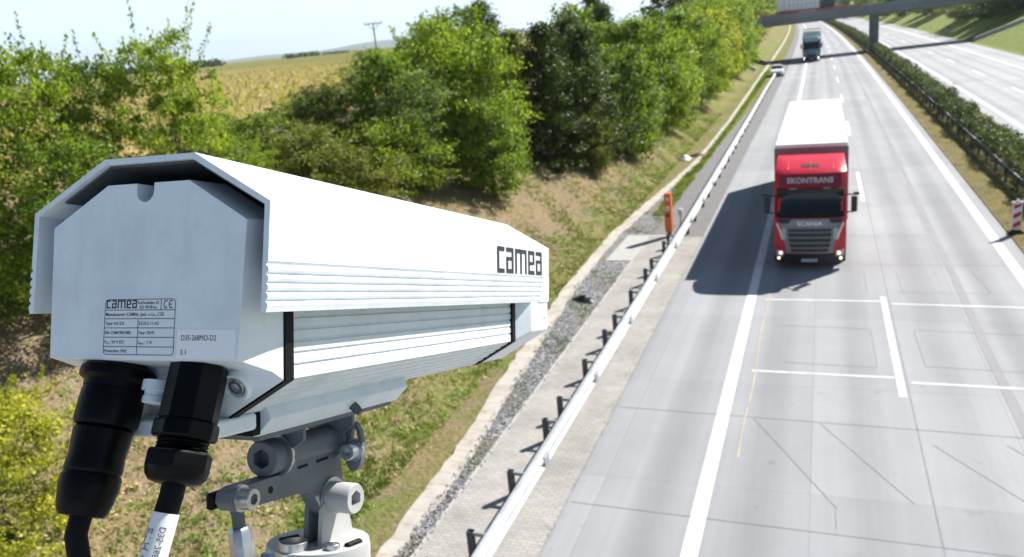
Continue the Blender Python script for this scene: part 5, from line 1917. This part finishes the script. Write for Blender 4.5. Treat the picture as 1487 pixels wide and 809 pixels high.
def hexbolt(name, o, d, r, h, parent, material, socket=True, washer=None):
    d = Vector(d).normalized()
    o = Vector(o)
    prof = [(0, r), (h * 0.93, r), (h, r * 0.92)]
    b = MB().lathe(o, d, prof, 28, cap=False)
    a = Vector((0, 0, 1))
    a = (a - d * a.dot(d)).normalized()
    c = d.cross(a)
    # end ring with a hexagonal socket
    hexp = [o + d * h + (a * math.cos(R(60 * i)) + c * math.sin(R(60 * i))) * r * 0.56 for i in range(6)]
    ring = []
    for i in range(24):
        t = R(15 * i)
        ring.append(o + d * h + (a * math.cos(t) + c * math.sin(t)) * r * 0.92)
    hx = []
    for i in range(24):
        q = i / 4.0
        i0 = int(q) % 6
        tt = q - int(q)
        hx.append(hexp[i0] * (1 - tt) + hexp[(i0 + 1) % 6] * tt)
    hxd = [p - d * h * 0.55 for p in hx]
    b.loft([ring, hx, hxd], cap=False)
    b.add(hxd, [tuple(range(24))])
    bo = D(b).build(name, material, parent, angle=40)
    if washer:
        D(MB().lathe(o - d * 0.005, d, [(0, washer), (0.0055, washer), (0.0056, r * 0.5)], 28)).build('washer', M_zinc, bo)
    return bo


def cheek(a0, a1, hw, ztop, zr, rr, parent, nm, material, ear=None):
    """plate across the axis: wide top, round bottom"""
    pts = [(-hw, ztop), (hw, ztop), (hw, ztop - 0.016)]
    for i in range(11):
        t = R(20 - 220 * i / 10)
        pts.append((rr * math.cos(t), zr + rr * math.sin(t)))
    pts.append((-hw, ztop - 0.016))
    return D(MB().loft([[(x, a, z) for x, z in pts] for a in (a0, a1)])).build(nm, material, parent, bevel=0.0008)


cheek(0.217, 0.224, 0.040, -0.2525, TC, 0.028, bk, 'cheek_plate', M_steel_dark)
cheek(0.336, 0.343, 0.040, -0.2525, TC, 0.028, bk, 'cheek_plate', M_steel_dark)
D(MB().lathe((0, 0.224, TC), (0, 1, 0), [(0, 0.0195), (0.112, 0.0195)], 28)).build('tilt_tube', M_steel_dark, bk)
hexbolt('bolt', (0, 0.213, TC), (0, -1, 0), 0.0220, 0.026, bk, M_steel_dark, washer=0.0275)
# slotted ear with its clamp bolt
ep, ei = [], []
for i in range(24):
    t = 2 * math.pi * i / 24
    ep.append((0.036 + 0.0145 * math.cos(t), -0.299 + 0.034 * math.sin(t)))
    ei.append((0.038 + 0.0058 * math.cos(t), -0.296 + 0.024 * math.sin(t)))
m = MB()
for a in (0.352, 0.360):
    pass
vsE = [(x, 0.344, z) for x, z in ep] + [(x, 0.344, z) for x, z in ei] + [(x, 0.353, z) for x, z in ep] + [(x, 0.353, z) for x, z in ei]
fsE = []
for i in range(24):
    j = (i + 1) % 24
    fsE += [(i, j, 24 + j, 24 + i), (48 + i, 72 + i, 72 + j, 48 + j), (i, 48 + i, 48 + j, j), (24 + i, 24 + j, 72 + j, 72 + i)]
D(m.add(vsE, fsE)).build('slotted_ear', M_steel_dark, bk)
hexbolt('bolt', (0.036, 0.344, -0.303), (0, -1, 0), 0.0115, 0.018, bk, M_zinc, washer=0.0155)
# pivot arm: web below the tube plus lever to the turnbuckle
AW = 0.011
arm = [(0.352, TC - 0.004), (0.226, TC - 0.004), (0.226, -0.3105), (0.130, -0.3085), (0.117, -0.3125), (0.114, -0.3235), (0.122, -0.3345), (0.136, -0.3365), (0.262, -0.3445), (0.282, -0.3510), (0.294, -0.3660),
       (0.305, -0.3800), (0.322, -0.3905), (0.344, -0.3900), (0.356, -0.3760), (0.360, -0.3500)]
D(MB().prism(arm, lambda p: (-AW, p[0], p[1]), lambda p: (AW, p[0], p[1]))).build('pivot_arm', M_steel_dark, bk, bevel=0.0015)
mm = MB()
for a0, a1 in ((0.248, 0.270), (0.292, 0.320)):
    D(MB().box((AW + 0.0003, (a0 + a1) / 2, TC - 0.022), (0.0008, a1 - a0, 0.0035))).build('slot', M_rubber, bk)
D(MB().lathe((AW - 0.001, 0.190, -0.3250), (1, 0, 0), [(0, 0.0045), (0.0016, 0.0045)], 14)).build('hole', M_rubber, bk)
hexbolt('bolt', (AW, 0.136, -0.3225), (1, 0, 0), 0.0125, 0.016, bk, M_zinc, washer=0.0155)
hexbolt('bolt', (AW + 0.003, 0.327, -0.364), (1, -0.10, 0), 0.0205, 0.038, bk, M_steel_lite, washer=0.0265)
D(MB().box((-0.016, 0.126, -0.323), (0.010, 0.03, 0.020))).build('clevis', M_rubber, bk, bevel=0.003)
# yoke: lower blade and turntable
yk = [(0.302, -0.372), (0.318, -0.352), (0.346, -0.352), (0.360, -0.370), (0.380, -0.424), (0.297, -0.424)]
for s in (-1, 1):
    x0, x1 = (AW + 0.0005, AW + 0.0075) if s > 0 else (-AW - 0.0075, -AW - 0.0005)
    D(MB().prism(yk, lambda p: (x0 - 0.004 * s, p[0], p[1]), lambda p: (x1 - 0.004 * s, p[0], p[1]))).build('yoke_plate', M_steel_lite if s > 0 else M_steel_dark, bk, bevel=0.0008)  # paler plate on the sun side: sunlight put into its colour
tt = D(MB().lathe((-0.006, 0.322, -0.423), (0, 0, -1), [(0, 0.068), (0.010, 0.070), (0.030, 0.070), (0.031, 0.060), (0.075, 0.058)], 48)).build('turntable', M_steel_lite, bk, bevel=0.001)
hexbolt('bolt', (-0.014, 0.275, -0.424), (0, 0, 1), 0.0190, 0.012, bk, M_zinc, washer=0.0235)
hexbolt('bolt', (0.036, 0.290, -0.424), (0, 0, 1), 0.009, 0.008, bk, M_zinc)
D(MB().tube([(0.048, 0.305, -0.4232), (0.053, 0.330, -0.4232)], 0.0052, 10)).build('slot', M_rubber, tt)
D(MB().tube([(-0.052, 0.300, -0.4232), (-0.038, 0.322, -0.4232)], 0.0052, 10)).build('slot', M_rubber, tt)
D(MB().lathe((-0.006, 0.322, -0.51), (0, 0, -1), [(0, 0.055), (0.75, 0.055)], 24)).build('mast', M_steel_lite, bk)
# turnbuckle rod
tb = frame_thing('turnbuckle', 'zinc turnbuckle rod hanging from the lever of the bracket', 'turnbuckle')
d = Vector((0.075, 0.10, -1)).normalized()
p0 = Vector((0.001, 0.138, -0.331))
D(MB().lathe(p0, d, [(0, 0.0075), (0.030, 0.0075)], 14)).build('stud', M_galv_dark, tb)
D(MB().lathe(p0 + d * 0.026, d, [(0, 0.0105), (0.004, 0.0135), (0.040, 0.0140), (0.042, 0.0165), (0.090, 0.0165), (0.140, 0.0165)], 8)).build('coupling', M_zinc, tb)
D(MB().lathe(p0 + d * 0.075 + Vector((0.0145, -0.004, 0)), (1, -0.3, 0), [(0, 0.004), (0.0012, 0.004)], 12)).build('hole', M_rubber, tb)
D(MB().lathe(p0 + d * 0.070 + Vector((0.010, 0.022, 0.0)), (1, 0, 0), [(0, 0.008), (0.012, 0.008)], 12)).build('lock_nut', mat('blue_zinc', (0.06, 0.10, 0.16), 0.35, 0.6), tb)

# second small white housing at the lower edge
ib = frame_thing('sensor_box', 'small white box with black rubber edge behind the bracket turntable', 'sensor housing')
D(MB().box((0.060, 0.46, -0.535), (0.030, 0.06, 0.09))).build('body', M_white, ib, bevel=0.004)
D(MB().box((0.078, 0.46, -0.535), (0.006, 0.064, 0.094))).build('gasket', M_rubber, ib, bevel=0.002)
D(MB().box((0.086, 0.46, -0.535), (0.010, 0.060, 0.088))).build('lid', M_white, ib, bevel=0.004)

# ------------------------------------------------------------------ cables
GD = Vector((0.0, -math.sin(R(20)), -math.cos(R(20))))
c1 = frame_thing('power_cable', 'thick black round connector and cable plugged under the camera at its outer corner', 'cable')
o1 = Vector((-0.054, 0.020, -0.1690))
P1 = lambda k0, prof: MB().lathe(o1 + GD * k0 * 0.91, GD, [(k_ * 0.91, r_ * 0.73) for k_, r_ in prof], 40)
D(P1(0, [(-0.010, 0.036), (-0.002, 0.050), (0.003, 0.0515), (0.009, 0.0505), (0.013, 0.043), (0.020, 0.042)])).build('flange', M_blackplastic, c1, angle=40)
D(P1(0.018, [(0, 0.036), (0.001, 0.0405), (0.006, 0.0425), (0.020, 0.0430), (0.040, 0.0428), (0.0445, 0.0405), (0.046, 0.034)])).build('lock_ring', M_blackplastic, c1, angle=40)
D(P1(0.064, [(-0.004, 0.034), (0, 0.0365), (0.003, 0.0395), (0.016, 0.0385), (0.030, 0.0368), (0.046, 0.0382), (0.049, 0.0375), (0.052, 0.034)])).build('plug_body', M_blackplastic, c1, angle=40)
D(P1(0.115, [(-0.003, 0.033), (0, 0.0375), (0.004, 0.0395), (0.014, 0.0392), (0.030, 0.0360), (0.040, 0.0330), (0.045, 0.0290), (0.046, 0.012)])).build('end_cap', M_blackplastic, c1, angle=40)
e1 = o1 + GD * 0.158 * 0.91
D(MB().tube([e1, e1 + GD * 0.02, e1 + Vector((0.004, -0.006, -0.045)), e1 + Vector((0.020, -0.004, -0.11)), e1 + Vector((0.040, 0.01, -0.20)), e1 + Vector((0.05, 0.06, -0.36))], 0.0105, 16)).build('cable', M_rubber, c1)

c2 = frame_thing('network_cable', 'black hexagonal cable gland with network cable in a white printed sleeve', 'cable')
o2 = Vector((0.051, 0.016, -0.1640))
GD2 = Vector((0.0, -math.sin(R(19)), -math.cos(R(19))))
P2 = lambda k0, prof, n=40: MB().lathe(o2 + GD2 * k0 * 0.76, GD2, [(k_ * 0.76, r_ * 0.74) for k_, r_ in prof], n)
D(P2(0, [(-0.004, 0.0385), (0.068, 0.0385)], 8)).build('gland_body', M_blackplastic, c2, bevel=0.0012, angle=25)
D(P2(0.068, [(0, 0.0395), (0.003, 0.0425), (0.021, 0.0425), (0.024, 0.0395)], 8)).build('collar', M_blackplastic, c2, bevel=0.0012, angle=25)
D(P2(0.09, [(k_ * 0.0022, 0.0315 if k_ % 2 else 0.0335) for k_ in range(8)])).build('thread', M_blackplastic, c2)
D(P2(0.106, [(0, 0.0400), (0.003, 0.0435), (0.022, 0.0435), (0.026, 0.0420)], 6)).build('dome_nut', M_blackplastic, c2, bevel=0.0025, angle=25)
D(P2(0.128, [(0, 0.0410), (0.010, 0.0385), (0.017, 0.0330), (0.020, 0.0240), (0.0205, 0.012)])).build('dome', M_blackplastic, c2, angle=40)
e2 = o2 + GD2 * 0.146 * 0.76
q1 = e2 + Vector((-0.001, -0.010, -0.026))
q2 = e2 + Vector((-0.008, -0.036, -0.105))
D(MB().tube([e2, e2 + GD2 * 0.012, q1], 0.0112, 16)).build('cable', M_rubber, c2)
slv = D(MB().tube([q1, (q1 + q2) / 2, q2, q2 + (q2 - q1) * 0.6], 0.0124, 20)).build('printed_sleeve', M_sleeve, c2)
dd = (q2 - q1).normalized()
up_ = Vector((0.25, -1.0, 0))
nn_ = (up_ - dd * up_.dot(dd)).normalized()
tn = dd.cross(nn_)
ln = MB()
for s_, k0, ang0, sz in (('ETH 47m', 0.014, 0.18, 0.0125), ('D35-268MO-D2', 0.012, -0.75, 0.0085), ('ETH 47m', 0.025, 0.95, 0.0125)):
    v, f = text_geo(s_, 1.0, 1.0, 0.008)
    vv = []
    for a, b, _ in v:
        th = ang0 + (b * sz) / 0.0126
        rad = nn_ * math.cos(th) + tn * math.sin(th)
        vv.append(q1 + dd * (k0 + a * sz * 0.95) + rad * 0.01265)
    ln.add(vv, f)
D(ln).build('printing', mat('faded_print', (0.12, 0.12, 0.14), 0.7), slv, smooth=False)
D(MB().tube([q2 + (q2 - q1) * 0.6, q2 + (q2 - q1) * 1.5 + Vector((0, 0.03, 0))], 0.011, 14)).build('cable', M_rubber, c2)
# a loop of spare cable below the connectors
lp = frame_thing('spare_cable', 'loop of black cable behind the white printed sleeve', 'cable')
D(MB().tube([(-0.010 + 0.036 * math.cos(t), 0.07 + 0.02 * math.sin(t * 2), -0.455 + 0.050 * math.sin(t)) for t in [R(20 + 14 * i) for i in range(11)]] , 0.0125, 14)).build('cable', M_rubber, lp)
